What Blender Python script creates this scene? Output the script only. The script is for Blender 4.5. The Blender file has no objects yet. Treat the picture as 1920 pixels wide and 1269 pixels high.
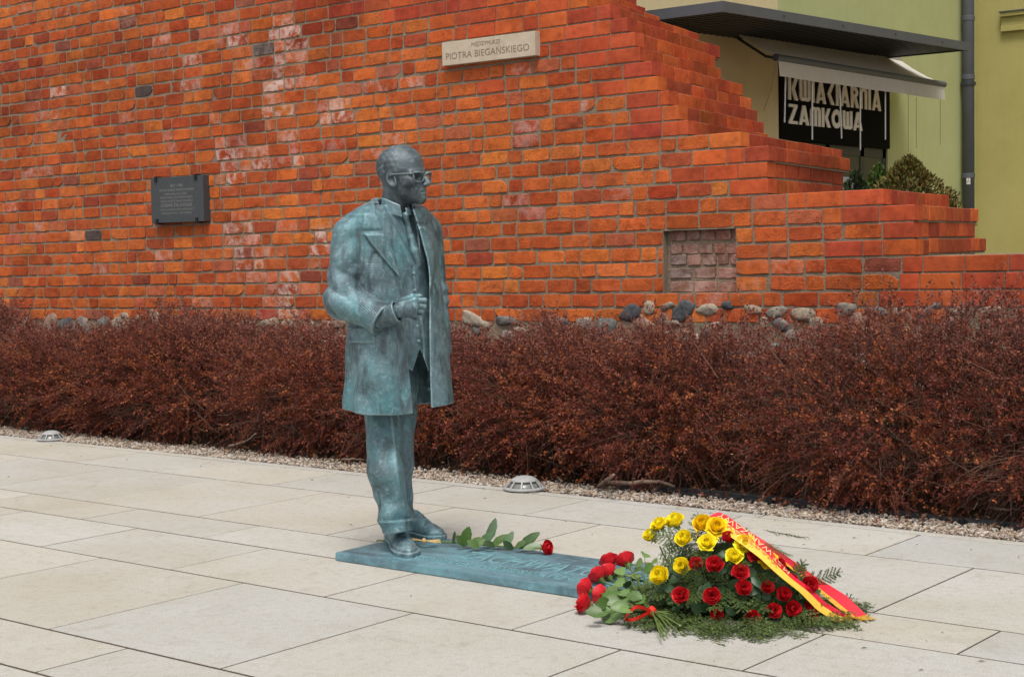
import bpy, bmesh, math, random
import numpy as np
from mathutils import Vector, Matrix

# ------------------------------------------------------------------ camera, sky, sun, exposure
# world axes: X runs along the brick wall (to the right), Y goes towards / behind the wall, Z up
F_PX, PITCH, ROLL, YAW, CAM_H = 2933.0, math.radians(3.34), math.radians(-1.086), math.radians(51.3), 1.45
def _cam_basis():
    cp, sp = math.cos(PITCH), math.sin(PITCH)
    fwd = np.array([0, cp, -sp]); up = np.array([0, sp, cp]); rt = np.array([1.0, 0, 0])
    c, s = math.cos(ROLL), math.sin(ROLL)
    rt2 = c*rt + s*up; up2 = -s*rt + c*up
    T = np.array([[math.sin(YAW), math.cos(YAW), 0], [-math.cos(YAW), math.sin(YAW), 0], [0, 0, 1.0]])
    return T.T @ rt2, T.T @ up2, T.T @ fwd
CR, CU, CF = _cam_basis()
CAM = np.array([0, 0, CAM_H])
scene = bpy.context.scene
cam_data = bpy.data.cameras.new("camera"); cam = bpy.data.objects.new("camera", cam_data)
scene.collection.objects.link(cam); scene.camera = cam
cam_data.sensor_width = 36.0; cam_data.lens = F_PX/1920*36.0
cam_data.clip_start = 0.05; cam_data.clip_end = 2000
cam.matrix_world = Matrix(((CR[0], CU[0], -CF[0], 0), (CR[1], CU[1], -CF[1], 0), (CR[2], CU[2], -CF[2], CAM_H), (0, 0, 0, 1)))

SUN_EL, SUN_AZ = math.radians(64), math.atan2(0.52, -0.85)      # azimuth as atan2(x, y) of the direction to the sun
world = bpy.data.worlds.new("World"); scene.world = world; world.use_nodes = True
wn = world.node_tree; wn.nodes.clear()
w_out = wn.nodes.new('ShaderNodeOutputWorld'); w_bg = wn.nodes.new('ShaderNodeBackground')
w_sky = wn.nodes.new('ShaderNodeTexSky'); w_sky.sky_type = 'NISHITA'; w_sky.sun_disc = False
w_sky.sun_elevation = SUN_EL; w_sky.sun_rotation = SUN_AZ
w_sky.air_density = 1.0; w_sky.dust_density = 4.0; w_sky.ozone_density = 1.0
w_hs = wn.nodes.new('ShaderNodeHueSaturation'); w_hs.inputs['Saturation'].default_value = 0.22   # cloud cover takes the blue out
wn.links.new(w_sky.outputs[0], w_hs.inputs['Color']); wn.links.new(w_hs.outputs[0], w_bg.inputs['Color'])
w_bg.inputs['Strength'].default_value = 0.118
wn.links.new(w_bg.outputs[0], w_out.inputs['Surface'])
sun_d = bpy.data.lights.new("sun", 'SUN'); sun = bpy.data.objects.new("sun", sun_d); scene.collection.objects.link(sun)
sun_d.energy = 1.65; sun_d.angle = math.radians(18); sun_d.color = (1.0, 0.95, 0.87)
_sd = Vector((math.sin(SUN_AZ)*math.cos(SUN_EL), math.cos(SUN_AZ)*math.cos(SUN_EL), math.sin(SUN_EL)))
sun.rotation_euler = _sd.to_track_quat('Z', 'Y').to_euler()
vs = scene.view_settings; vs.view_transform = 'Standard'; vs.look = 'None'; vs.gamma = 1.0; vs.exposure = 0.47
vs.use_curve_mapping = False

# ------------------------------------------------------------------ helpers
rng = np.random.default_rng(7); random.seed(7)
COL = scene.collection
def ray(x, y):                                    # direction through a photo pixel (1920 x 1269)
    return CR*(x-960)/F_PX - CU*(y-634.5)/F_PX + CF
def ground(x, y, z=0.0):
    d = ray(x, y); return CAM + d*(z-CAM_H)/d[2]
def on_v(x, y, v):
    d = ray(x, y); return CAM + d*v/d[1]
def on_u(x, y, u):
    d = ray(x, y); return CAM + d*u/d[0]
def at_depth(x, y, Z):
    return CAM + ray(x, y)*Z
def px(p):
    q = np.asarray(p, float)-CAM; z = q@CF
    return 960+F_PX*(q@CR)/z, 634.5-F_PX*(q@CU)/z, z

def tag(o, label=None, cat=None, group=None, kind=None):
    if label: o['label'] = label
    if cat: o['category'] = cat
    if group: o['group'] = group
    if kind: o['kind'] = kind
    return o
def empty(name, loc=(0, 0, 0), **k):
    o = bpy.data.objects.new(name, None); COL.objects.link(o); o.location = loc; o.empty_display_size = 0.1
    return tag(o, **k)
def link(name, me, parent=None, loc=None, **k):
    o = bpy.data.objects.new(name, me); COL.objects.link(o)
    if parent is not None:
        o.parent = parent
    if loc is not None: o.location = loc
    return tag(o, **k)
def mesh_np(name, verts, faces, mat=None, smooth=False):
    """faces: (n,k) int array or list of tuples"""
    me = bpy.data.meshes.new(name)
    verts = np.ascontiguousarray(verts, dtype=np.float32)
    if isinstance(faces, np.ndarray):
        n, k = faces.shape
        me.vertices.add(len(verts)); me.vertices.foreach_set('co', verts.ravel())
        me.loops.add(n*k); me.loops.foreach_set('vertex_index', np.ascontiguousarray(faces, dtype=np.int32).ravel())
        me.polygons.add(n); me.polygons.foreach_set('loop_start', np.arange(0, n*k, k, dtype=np.int32))
        me.polygons.foreach_set('loop_total', np.full(n, k, dtype=np.int32))
        me.update(calc_edges=True); me.validate()
    else:
        me.from_pydata([tuple(map(float, v)) for v in verts], [], [tuple(map(int, f)) for f in faces]); me.update()
    if mat: me.materials.append(mat)
    me.polygons.foreach_set('use_smooth', np.full(len(me.polygons), bool(smooth)))
    return me
def set_attr(me, name, arr, typ='FLOAT_COLOR', dom='POINT'):
    a = me.attributes.new(name, typ, dom)
    arr = np.asarray(arr, np.float32)
    if typ == 'FLOAT_COLOR':
        if arr.shape[1] == 3: arr = np.concatenate([arr, np.ones((len(arr), 1), np.float32)], 1)
        a.data.foreach_set('color', np.ascontiguousarray(arr).ravel())
    else: a.data.foreach_set('value', np.ascontiguousarray(arr).ravel())
class MB:
    """collects pieces of ONE part"""
    def __init__(s): s.v = []; s.f = []
    def add(s, verts, faces):
        b = len(s.v); s.v += [tuple(map(float, q)) for q in verts]; s.f += [tuple(b+i for i in f) for f in faces]; return s
    def box(s, x0, x1, y0, y1, z0, z1, M=None):
        v = [(x0,y0,z0),(x1,y0,z0),(x1,y1,z0),(x0,y1,z0),(x0,y0,z1),(x1,y0,z1),(x1,y1,z1),(x0,y1,z1)]
        if M is not None: v = [tuple(M @ Vector(q)) for q in v]
        return s.add(v, [(0,3,2,1),(4,5,6,7),(0,1,5,4),(1,2,6,5),(2,3,7,6),(3,0,4,7)])
    def tube(s, pts, rad, n=8, cap=True):
        pts = [np.asarray(p, float) for p in pts]; rad = rad if hasattr(rad, '__len__') else [rad]*len(pts)
        rings = []; up = np.array([0.13, 0.21, 0.97])
        for i, p in enumerate(pts):
            t = pts[min(i+1, len(pts)-1)]-pts[max(i-1, 0)]; t = t/(np.linalg.norm(t)+1e-9)
            a = np.cross(t, up)
            if np.linalg.norm(a) < 0.05: a = np.cross(t, np.array([1.0, 0, 0]))
            a /= np.linalg.norm(a); b = np.cross(t, a)
            rings.append([p+rad[i]*(math.cos(2*math.pi*k/n)*a+math.sin(2*math.pi*k/n)*b) for k in range(n)])
        v = [q for r in rings for q in r]; f = []
        for i in range(len(pts)-1):
            for k in range(n): f.append((i*n+k, (i+1)*n+k, (i+1)*n+(k+1) % n, i*n+(k+1) % n))
        if cap: f.append(tuple(range(n))); f.append(tuple(len(v)-1-k for k in range(n)))
        return s.add(v, f)
    def lathe(s, prof, c=(0, 0, 0), n=24):
        v = []; f = []
        for r, z in prof:
            for k in range(n): v.append((c[0]+r*math.cos(2*math.pi*k/n), c[1]+r*math.sin(2*math.pi*k/n), c[2]+z))
        for i in range(len(prof)-1):
            for k in range(n): f.append((i*n+k, i*n+(k+1) % n, (i+1)*n+(k+1) % n, (i+1)*n+k))
        return s.add(v, f)
    def prism(s, poly, fn0, fn1):
        """poly 2-D, fn0/fn1 map a 2-D point to the two faces"""
        n = len(poly); v = [fn0(p) for p in poly]+[fn1(p) for p in poly]
        return s.add(v, [tuple(range(n)), tuple(2*n-1-i for i in range(n))]+[(i, n+i, n+(i+1) % n, (i+1) % n) for i in range(n)])
    def build(s, name, mat=None, parent=None, smooth=False, loc=None, bevel=0, **k):
        me = mesh_np(name, np.array(s.v), s.f, mat)
        bm = bmesh.new(); bm.from_mesh(me); bmesh.ops.recalc_face_normals(bm, faces=bm.faces)
        if bevel:
            bmesh.ops.remove_doubles(bm, verts=bm.verts, dist=1e-5)
            bmesh.ops.bevel(bm, geom=list(bm.edges), offset=bevel, segments=2, profile=0.6, affect='EDGES')
        bm.to_mesh(me); bm.free()
        if smooth: me.polygons.foreach_set('use_smooth', np.ones(len(me.polygons), dtype=bool))
        return link(name, me, parent, loc, **k)

# ---- node materials
class NT:
    def __init__(s, name, rough=0.7, spec=0.5, metal=0.0):
        s.m = bpy.data.materials.new(name); s.m.use_nodes = True; s.t = s.m.node_tree; s.t.nodes.clear()
        s.out = s.n('ShaderNodeOutputMaterial'); s.b = s.n('ShaderNodeBsdfPrincipled')
        s.l(s.b.outputs[0], s.out.inputs['Surface'])
        s.b.inputs['Roughness'].default_value = rough; s.b.inputs['Specular IOR Level'].default_value = spec; s.b.inputs['Metallic'].default_value = metal
    def n(s, t, **k):
        q = s.t.nodes.new(t)
        for a, b in k.items(): setattr(q, a, b)
        return q
    def l(s, a, b): s.t.links.new(a, b)
    def pos(s, scale=(1, 1, 1), rot=(0, 0, 0), obj=False):
        g = s.n('ShaderNodeTexCoord').outputs['Object'] if obj else s.n('ShaderNodeNewGeometry').outputs['Position']
        m = s.n('ShaderNodeMapping'); m.inputs['Scale'].default_value = scale; m.inputs['Rotation'].default_value = rot
        s.l(g, m.inputs['Vector']); return m.outputs[0]
    def noise(s, vec, scale, detail=4, rough=0.55, dist=0.0):
        q = s.n('ShaderNodeTexNoise'); q.inputs['Scale'].default_value = scale; q.inputs['Detail'].default_value = detail
        q.inputs['Roughness'].default_value = rough; q.inputs['Distortion'].default_value = dist
        s.l(vec, q.inputs['Vector']); return q.outputs['Fac']
    def ramp(s, fac, stops):
        q = s.n('ShaderNodeValToRGB'); e = q.color_ramp.elements
        while len(e) < len(stops): e.new(0.5)
        for i, (p, c) in enumerate(stops):
            e[i].position = p; e[i].color = (c if hasattr(c, '__len__') else (c, c, c))[:3] + (1,) if hasattr(c, '__len__') else (c, c, c, 1)
        s.l(fac, q.inputs[0]); return q.outputs[0]
    def mix(s, a, b, fac, blend='MIX'):
        q = s.n('ShaderNodeMix', data_type='RGBA', blend_type=blend)
        for v, i in ((fac, 0), (a, 6), (b, 7)):
            if hasattr(v, 'default_value') or hasattr(v, 'links'): s.l(v, q.inputs[i])
            elif hasattr(v, '__len__'): q.inputs[i].default_value = tuple(v)[:3]+(1,)
            else: q.inputs[i].default_value = v
        return q.outputs[2]
    def math(s, op, a, b=0.0, c=None):
        q = s.n('ShaderNodeMath', operation=op)
        for i, v in enumerate((a, b) if c is None else (a, b, c)):
            if hasattr(v, 'links'): s.l(v, q.inputs[i])
            else: q.inputs[i].default_value = v
        return q.outputs[0]
    def attr(s, name):
        return s.n('ShaderNodeAttribute', attribute_name=name)
    def bump(s, h, dist=0.003, strength=1.0, prev=None):
        q = s.n('ShaderNodeBump'); q.inputs['Distance'].default_value = dist; q.inputs['Strength'].default_value = strength
        s.l(h, q.inputs['Height'])
        if prev is not None: s.l(prev, q.inputs['Normal'])
        return q.outputs[0]
    def col(s, c):
        if hasattr(c, 'links'): s.l(c, s.b.inputs['Base Color'])
        else: s.b.inputs['Base Color'].default_value = tuple(c)[:3]+(1,)
        return s
    def nrm(s, o): s.l(o, s.b.inputs['Normal']); return s
def plain(name, c, rough=0.6, spec=0.4, metal=0.0, var=0.12, scale=30, bump=0.0):
    t = NT(name, rough, spec, metal); p = t.pos()
    f = t.noise(p, scale, 5)
    t.col(t.mix(tuple(x*(1-var) for x in c), tuple(min(1, x*(1+var)) for x in c), t.ramp(f, [(0.3, 0.0), (0.7, 1.0)])))
    if bump: t.nrm(t.bump(t.noise(p, scale*4, 4), bump))
    return t.m

# ---- text as flat mesh verts (2-D) with the built-in font
def text_mesh(s, size=1.0, spacing=1.0):
    cu = bpy.data.curves.new('txt', 'FONT'); cu.body = s; cu.size = size; cu.space_character = spacing; cu.resolution_u = 4
    ob = bpy.data.objects.new('txt', cu); COL.objects.link(ob)
    dg = bpy.context.evaluated_depsgraph_get(); me = bpy.data.meshes.new_from_object(ob.evaluated_get(dg))
    v = np.array([tuple(q.co) for q in me.vertices])[:, :2]; f = [tuple(p.vertices) for p in me.polygons]
    bpy.data.objects.remove(ob); bpy.data.curves.remove(cu); bpy.data.meshes.remove(me)
    return v, f
# ------------------------------------------------------------------ materials of the setting
def mat_slab():
    t = NT('granite_slab', 0.75, 0.3); p = t.pos()
    fine = t.noise(p, 190, 4, 0.8); mid = t.noise(p, 22, 5, 0.6); big = t.noise(p, 1.1, 5, 0.62, 0.6)
    oi = t.attr('tint')
    c = t.mix((0.475, 0.458, 0.42), (0.415, 0.385, 0.315), t.ramp(big, [(0.38, 0.0), (0.66, 1.0)]))
    c = t.mix(c, oi.outputs['Color'], 1.0, 'MULTIPLY')
    c = t.mix(c, (0.29, 0.275, 0.25), t.math('MULTIPLY', t.ramp(fine, [(0.38, 1.0), (0.52, 0.0)]), 0.75))
    c = t.mix(c, (0.56, 0.55, 0.53), t.math('MULTIPLY', t.ramp(fine, [(0.56, 0.0), (0.7, 1.0)]), 0.6))
    c = t.mix(c, (0.25, 0.215, 0.17), t.math('MULTIPLY', t.ramp(mid, [(0.50, 0.0), (0.75, 1.0)]), 0.45))
    stain = t.noise(p, 3.3, 6, 0.75, 1.2); gr = t.noise(p, 110, 3, 0.6)
    c = t.mix(c, (0.34, 0.325, 0.30), t.math('MULTIPLY', t.ramp(gr, [(0.38, 1.0), (0.5, 0.0)]), 0.45)); c = t.mix(c, (0.60, 0.59, 0.57), t.math('MULTIPLY', t.ramp(gr, [(0.55, 0.0), (0.68, 1.0)]), 0.35))
    c = t.mix(c, (0.27, 0.24, 0.19), t.math('MULTIPLY', t.ramp(stain, [(0.56, 0.0), (0.72, 1.0)]), 0.5))
    t.col(c); t.nrm(t.bump(fine, 0.0012, 0.6)); return t.m
M_SLAB = mat_slab()
def mat_soil():
    t = NT('soil', 0.95, 0.1); p = t.pos(); f = t.noise(p, 60, 6, 0.7)
    t.col(t.mix((0.030, 0.020, 0.014), (0.10, 0.062, 0.042), t.ramp(f, [(0.35, 0.0), (0.7, 1.0)]))); t.nrm(t.bump(f, 0.02)); return t.m
M_SOIL = mat_soil()
M_JOINT = plain('joint_sand', (0.075, 0.056, 0.040), 0.95, 0.1, var=0.3, scale=80)
def mat_attr(name, rough=0.8, spec=0.25, nscale=200, namt=0.35, trans=0.0):
    t = NT(name, rough, spec); a = t.attr('col'); f = t.noise(t.pos(), nscale, 4, 0.65)
    t.col(t.mix(a.outputs['Color'], t.ramp(f, [(0.3, 1-namt), (0.7, 1+0*namt)]), 1.0, 'MULTIPLY'))
    return t
M_PEBBLE = mat_attr('pebble', 0.7, 0.3, 300, 0.25).m

# ground sheet to the horizon
g = mesh_np('ground', [(-300, -300, -0.06), (300, -300, -0.06), (300, 300, -0.06), (-300, 300, -0.06)], [(0, 1, 2, 3)], M_JOINT)
link('ground', g, kind='structure')
# ------------------------------------------------------------------ paving of granite slabs
paving = empty('paving', kind='structure')
EDGE_V = 7.29
joint = MB().box(-16, 6, -3, 7.285, -0.055, -0.0022)
joint.build('joint_sand', M_JOINT, paving)
rows = []
v = 7.20; pat = [0.61, 1.01, 0.405]; offs = [0.195, 0.68, 0.165, 0.67, 0.16, 0.665]
i = 0
while v > 0.6:
    h = pat[i % 3]; rows.append((v-h, v, offs[i % 6])); v -= h; i += 1
STEP = 1.0065; GAP = 0.0085
slab_big = MB(); far_tints = []
def slab_mesh(w, h):
    b = 0.0012; x, y = w/2, h/2
    ring = lambda dx, dy, z: [(-x+dx, -y+dy, z), (x-dx, -y+dy, z), (x-dx, y-dy, z), (-x+dx, y-dy, z)]
    vv = ring(b, b, 0)+ring(0, 0, -b)+ring(0, 0, -0.05)
    ff = [(0, 1, 2, 3)]+[(4+k, 4+(k+1) % 4, (k+1) % 4, k) for k in range(4)]+[(8+k, 8+(k+1) % 4, 4+(k+1) % 4, 4+k) for k in range(4)]
    me = mesh_np('slab', np.array(vv), ff, M_SLAB)
    r = np.random.default_rng(int(rng.integers(1e9)))
    base = r.normal(1.0, 0.05); warm = r.normal(0, 0.022)
    set_attr(me, 'tint', np.tile([base*(1+warm), base, base*(1-1.6*warm)], (len(vv), 1)))
    return me
for (v0, v1, off) in rows:
    k0 = int(math.floor((-15+off)/STEP)); u = -off-STEP*14
    while u < 5:
        uc, vc = u+STEP/2, (v0+v1)/2
        q = [px((a, b, 0)) for a in (u, u+STEP) for b in (v0, v1)]
        vis = any(t[2] > 0.3 and -150 < t[0] < 2070 and t[1] < 1420 for t in q)
        if vis:
            me = slab_mesh(STEP-0.010, v1-v0-0.016)
            o = link('paving_slab', me, paving, (uc, vc, rng.uniform(-0.0005, 0.0007)))
            o.rotation_euler = (rng.normal(0, 0.0002), rng.normal(0, 0.0002), 0)
        else:
            slab_big.box(u+GAP/2, u+STEP-GAP/2, v0+GAP/2, v1-GAP/2, -0.05, 0.0)
        u += STEP
o = slab_big.build('outlying_slabs', M_SLAB, paving, kind='stuff')
set_attr(o.data, 'tint', np.ones((len(o.data.vertices), 3)))
u = -14.7
while u < 2:                                                        # narrow border course along the gravel
    me = slab_mesh(STEP*1.5-GAP, 0.083)
    link('edge_slab', me, paving, (u+STEP*0.75, 7.2475, rng.normal(0, 0.0008))); u += STEP*1.5
# ------------------------------------------------------------------ planting bed: soil, gravel, plastic edging
nu, nv = 240, 26
uu = np.linspace(-16, 3, nu); vv = np.linspace(7.288, 9.2, nv)
U, V = np.meshgrid(uu, vv, indexing='ij')
Z = -0.035 + 0.05*np.clip((V-7.7)/0.6, 0, 1) + 0.012*np.sin(U*7+V*5)*np.sin(V*9-U*3) + rng.normal(0, 0.004, U.shape)
idx = np.arange(nu*nv).reshape(nu, nv)
fq = np.stack([idx[:-1, :-1], idx[1:, :-1], idx[1:, 1:], idx[:-1, 1:]], -1).reshape(-1, 4)
link('planting_bed', mesh_np('planting_bed', np.stack([U, V, Z], -1).reshape(-1, 3), fq, M_SOIL, True), kind='structure')

_ico = bmesh.new(); bmesh.ops.create_icosphere(_ico, subdivisions=1, radius=1.0)
ICO_V = np.array([tuple(q.co) for q in _ico.verts]); ICO_F = np.array([[q.index for q in f.verts] for f in _ico.faces]); _ico.free()
_ico = bmesh.new(); bmesh.ops.create_icosphere(_ico, subdivisions=3, radius=1.0)
ICO3_V = np.array([tuple(q.co) for q in _ico.verts]); ICO3_F = np.array([[q.index for q in f.verts] for f in _ico.faces]); _ico.free()
def pebbles(n):
    c = np.stack([rng.uniform(-13.5, -1.2, n), 7.302+np.abs(rng.beta(1.1, 2.2, n))*0.58, np.zeros(n)], 1)
    thin = rng.random(n) < np.clip(1.25-(c[:, 1]-7.3)/0.42, 0.12, 1); c = c[thin]; n = len(c)
    s = rng.uniform(0.005, 0.0125, n)*np.where(rng.random(n) < 0.1, 1.4, 1)
    c[:, 2] = -0.028 + rng.uniform(0, 0.024, n)*np.clip(1.2-(c[:, 1]-7.3)/0.5, 0.2, 1) + 0.012
    c[:, 1] = np.maximum(c[:, 1], 7.29+s*1.1)
    V_ = ICO_V[None]*(1+rng.normal(0, 0.16, (n, 12, 1)))
    V_ = V_*np.stack([rng.uniform(0.8, 1.4, n), rng.uniform(0.7, 1.2, n), rng.uniform(0.5, 0.8, n)], 1)[:, None]
    a = rng.uniform(0, 6.28, n); ca, sa = np.cos(a)[:, None], np.sin(a)[:, None]
    b = rng.normal(0, 0.5, n); cb, sb = np.cos(b)[:, None], np.sin(b)[:, None]
    X, Y, Zz = V_[..., 0], V_[..., 1], V_[..., 2]
    X, Zz = X*cb-Zz*sb, X*sb+Zz*cb
    X, Y = X*ca-Y*sa, X*sa+Y*ca
    P_ = np.stack([X, Y, Zz], -1)*s[:, None, None]+c[:, None]
    Fq = (ICO_F[None]+12*np.arange(n)[:, None, None]).reshape(-1, 3)
    pal = np.array([(0.62, 0.54, 0.45), (0.68, 0.60, 0.51), (0.46, 0.36, 0.28), (0.36, 0.24, 0.17), (0.55, 0.42, 0.30), (0.30, 0.27, 0.25), (0.66, 0.58, 0.52)])
    pc = 0.8*pal[rng.choice(7, n, p=[.22, .13, .2, .14, .15, .07, .09])]*rng.uniform(0.75, 1.1, (n, 1))
    pc = pc*np.clip(1.1-(c[:, 1:2]-7.3)*0.55, 0.5, 1)              # soil washed onto the stones next to the bed
    me = mesh_np('gravel_strip', P_.reshape(-1, 3), Fq, M_PEBBLE)
    set_attr(me, 'col', np.repeat(pc, 12, 0)); return me
link('gravel_strip', pebbles(27000), label='strip of pale pebbles between paving and the hedge', cat='gravel', kind='stuff')
M_PLASTIC = plain('black_plastic', (0.022, 0.024, 0.027), 0.55, 0.4)
mb = MB()
u = -5.4
while u < -1.5:                                                       # edging of short clipped segments
    w = 0.22; vz = 7.70+0.03*math.sin(u*1.1)
    mb.box(u, u+w-0.006, vz, vz+0.045, -0.03, 0.012+0.008*math.sin(u*2.3)); mb.box(u+0.02, u+w-0.03, vz-0.018, vz, -0.03, 0.0); u += w
mb.build('plastic_edging', M_PLASTIC, bevel=0.004, label='black plastic edging strip between gravel and hedge soil', cat='edging')
# ------------------------------------------------------------------ the old brick wall with its stepped end
VW, CH, TILT = 9.1, 0.1065, 0.0106
def course_z(k, u):                       # top of course k (counted from the top of the photo; 18 = cap of the low part)
    return 1.349 + (18-k)*CH + TILT*(u+4.2)
def mat_brick():
    t = NT('brick', 0.82, 0.22); p = t.pos()
    a = t.attr('col').outputs['Color']; e = t.attr('eff').outputs['Fac']; w = t.attr('worn').outputs['Fac']
    n1 = t.noise(p, 14, 5, 0.65); n2 = t.noise(p, 95, 5, 0.7); n3 = t.noise(p, 45, 4, 0.6, 0.8)
    big = t.noise(p, 0.85, 5, 0.6, 0.5); a = t.mix(a, t.ramp(big, [(0.30, (0.58, 0.50, 0.48)), (0.50, (1.0, 1.0, 1.0)), (0.70, (1.15, 1.25, 1.25))]), 1.0, 'MULTIPLY')
    sm = t.noise(p, 28, 6, 0.75, 0.6)
    c = t.mix(a, t.ramp(n1, [(0.25, (0.60, 0.55, 0.55)), (0.5, (1.0, 1.0, 1.0)), (0.75, (1.22, 1.30, 1.25))]), 1.0, 'MULTIPLY')
    c = t.mix(c, (0.10, 0.035, 0.02), t.math('MULTIPLY', t.ramp(n2, [(0.34, 1.0), (0.46, 0.0)]), t.math('MULTIPLY', w, 0.95)))
    c = t.mix(c, (0.15, 0.05, 0.035), t.math('MULTIPLY', t.ramp(n3, [(0.62, 0.0), (0.72, 1.0)]), t.math('MULTIPLY', w, 0.55)))
    em = t.math('MULTIPLY', t.ramp(t.noise(p, 9, 6, 0.7, 0.5), [(0.44, 0.0), (0.6, 1.0)]), e)
    c = t.mix(c, (0.62, 0.47, 0.42), t.math('MULTIPLY', em, 0.85))
    c = t.mix(c, (0.42, 0.33, 0.25), t.math('MULTIPLY', t.ramp(t.noise(p, 5.5, 6, 0.7), [(0.60, 0.0), (0.8, 1.0)]), 0.30))
    c = t.mix(c, (0.22, 0.165, 0.115), t.math('MULTIPLY', t.ramp(sm, [(0.60, 0.0), (0.72, 1.0)]), t.math('MULTIPLY', w, 0.6)))
    t.col(c)
    b = t.bump(t.math('MULTIPLY', n2, w), 0.006, 0.9)
    b = t.bump(t.math('MULTIPLY', n3, w), 0.008, 0.8, b)
    t.nrm(b); return t.m
M_BRICK = mat_brick()
def mat_mortar():
    t = NT('mortar', 0.95, 0.1); p = t.pos(); f = t.noise(p, 70, 6, 0.7); g_ = t.noise(p, 3, 5, 0.6)
    c = t.mix((0.185, 0.143, 0.103), (0.345, 0.27, 0.192), t.ramp(f, [(0.3, 0.0), (0.7, 1.0)]))
    c = t.mix(c, (0.15, 0.125, 0.105), t.math('MULTIPLY', t.ramp(g_, [(0.5, 0.0), (0.75, 1.0)]), 0.6))
    t.col(c); t.nrm(t.bump(f, 0.012)); return t.m
M_MORTAR = mat_mortar()

# where each course of the stepped end turns the corner (photo x, y) and how far its end face runs back (photo x)
STEPS = {0: (1100, 20, 1237), 1: (1144, 35, 1312), 2: (1176, 55, 1350), 3: (1190, 82, 1341), 4: (1200, 108, 1352), 5: (1222, 135, 1394),
         6: (1233, 160, 1409), 7: (1254, 185, 1421), 8: (1272, 210, 1432), 9: (1290, 236, 1440), 10: (1388, 262, 1580), 11: (1441, 288, 1594),
         12: (1438, 318, 1581), 13: (1440, 346, 1581), 14: (1656, 370, 1780), 15: (1715, 402, 1834), 16: (1713, 430, 1828), 17: (1716, 462, 1849)}
E_DIR = np.array([-0.2, 0.98]); E_DIR /= np.linalg.norm(E_DIR)
u_end, t_end = {}, {}
for k, (x, y, xr) in STEPS.items():
    p0 = on_v(x, y, VW); u_end[k] = p0[0]
    t_ = 0.2
    while t_ < 2.6 and px((p0[0]+E_DIR[0]*t_, VW+E_DIR[1]*t_, p0[2]))[0] < xr: t_ += 0.01
    t_end[k] = t_
for k in range(-14, 0):
    u_end[k] = u_end[0]+k*0.08-0.1; t_end[k] = 1.5
U_L = -15.2
for k in range(18, 24): u_end[k] = 0.6; t_end[k] = 0.9
KTOP = -10
nz0, nz1 = on_v(1310, 546, VW)[2], on_v(1310, 428, VW)[2]            # shallow blocked niche
nu0, nu1 = on_v(1243, 480, VW)[0], on_v(1379, 480, VW)[0]

wall = empty('brick_wall', (-7, VW, 0), label='old red brick wall with stepped ruined end above the hedge', cat='wall')
WO = np.array([-7, VW, 0.0])
# mortar core, one prism per course
core = MB()
for k in range(KTOP, 24):
    ue, te = u_end[k]-0.008, t_end[k]
    a, b = (U_L, VW+0.0065), (ue, VW+0.0065); c = (ue+E_DIR[0]*te, VW+E_DIR[1]*te-0.01); d = (U_L, c[1])
    segs = [(U_L, ue)]
    zt, zb = (lambda u_: course_z(k, u_)-0.004), (lambda u_: course_z(k, u_)-CH-0.004)
    top_k = zt
    pts = [a, b, c, d]
    midz = course_z(k, nu0)-CH/2
    if nz0 < midz < nz1:                                            # leave the niche open
        pts = [a, (nu0, VW+0.0065), (nu0, VW+0.062), (nu1, VW+0.062), (nu1, VW+0.0065), b, c, d]
    n = len(pts)
    core.add([(q[0]-WO[0], q[1]-WO[1], zb(q[0])) for q in pts]+[(q[0]-WO[0], q[1]-WO[1], zt(q[0])) for q in pts],
             [tuple(range(n))[::-1], tuple(range(n, 2*n))]+[(i, (i+1) % n, n+(i+1) % n, n+i) for i in range(n)])
core.box(U_L-WO[0], 0.6-WO[0], -0.02, 1.4, -0.3, course_z(23, -15)-CH+0.01)   # footing
core.build('mortar', M_MORTAR, wall)

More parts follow.
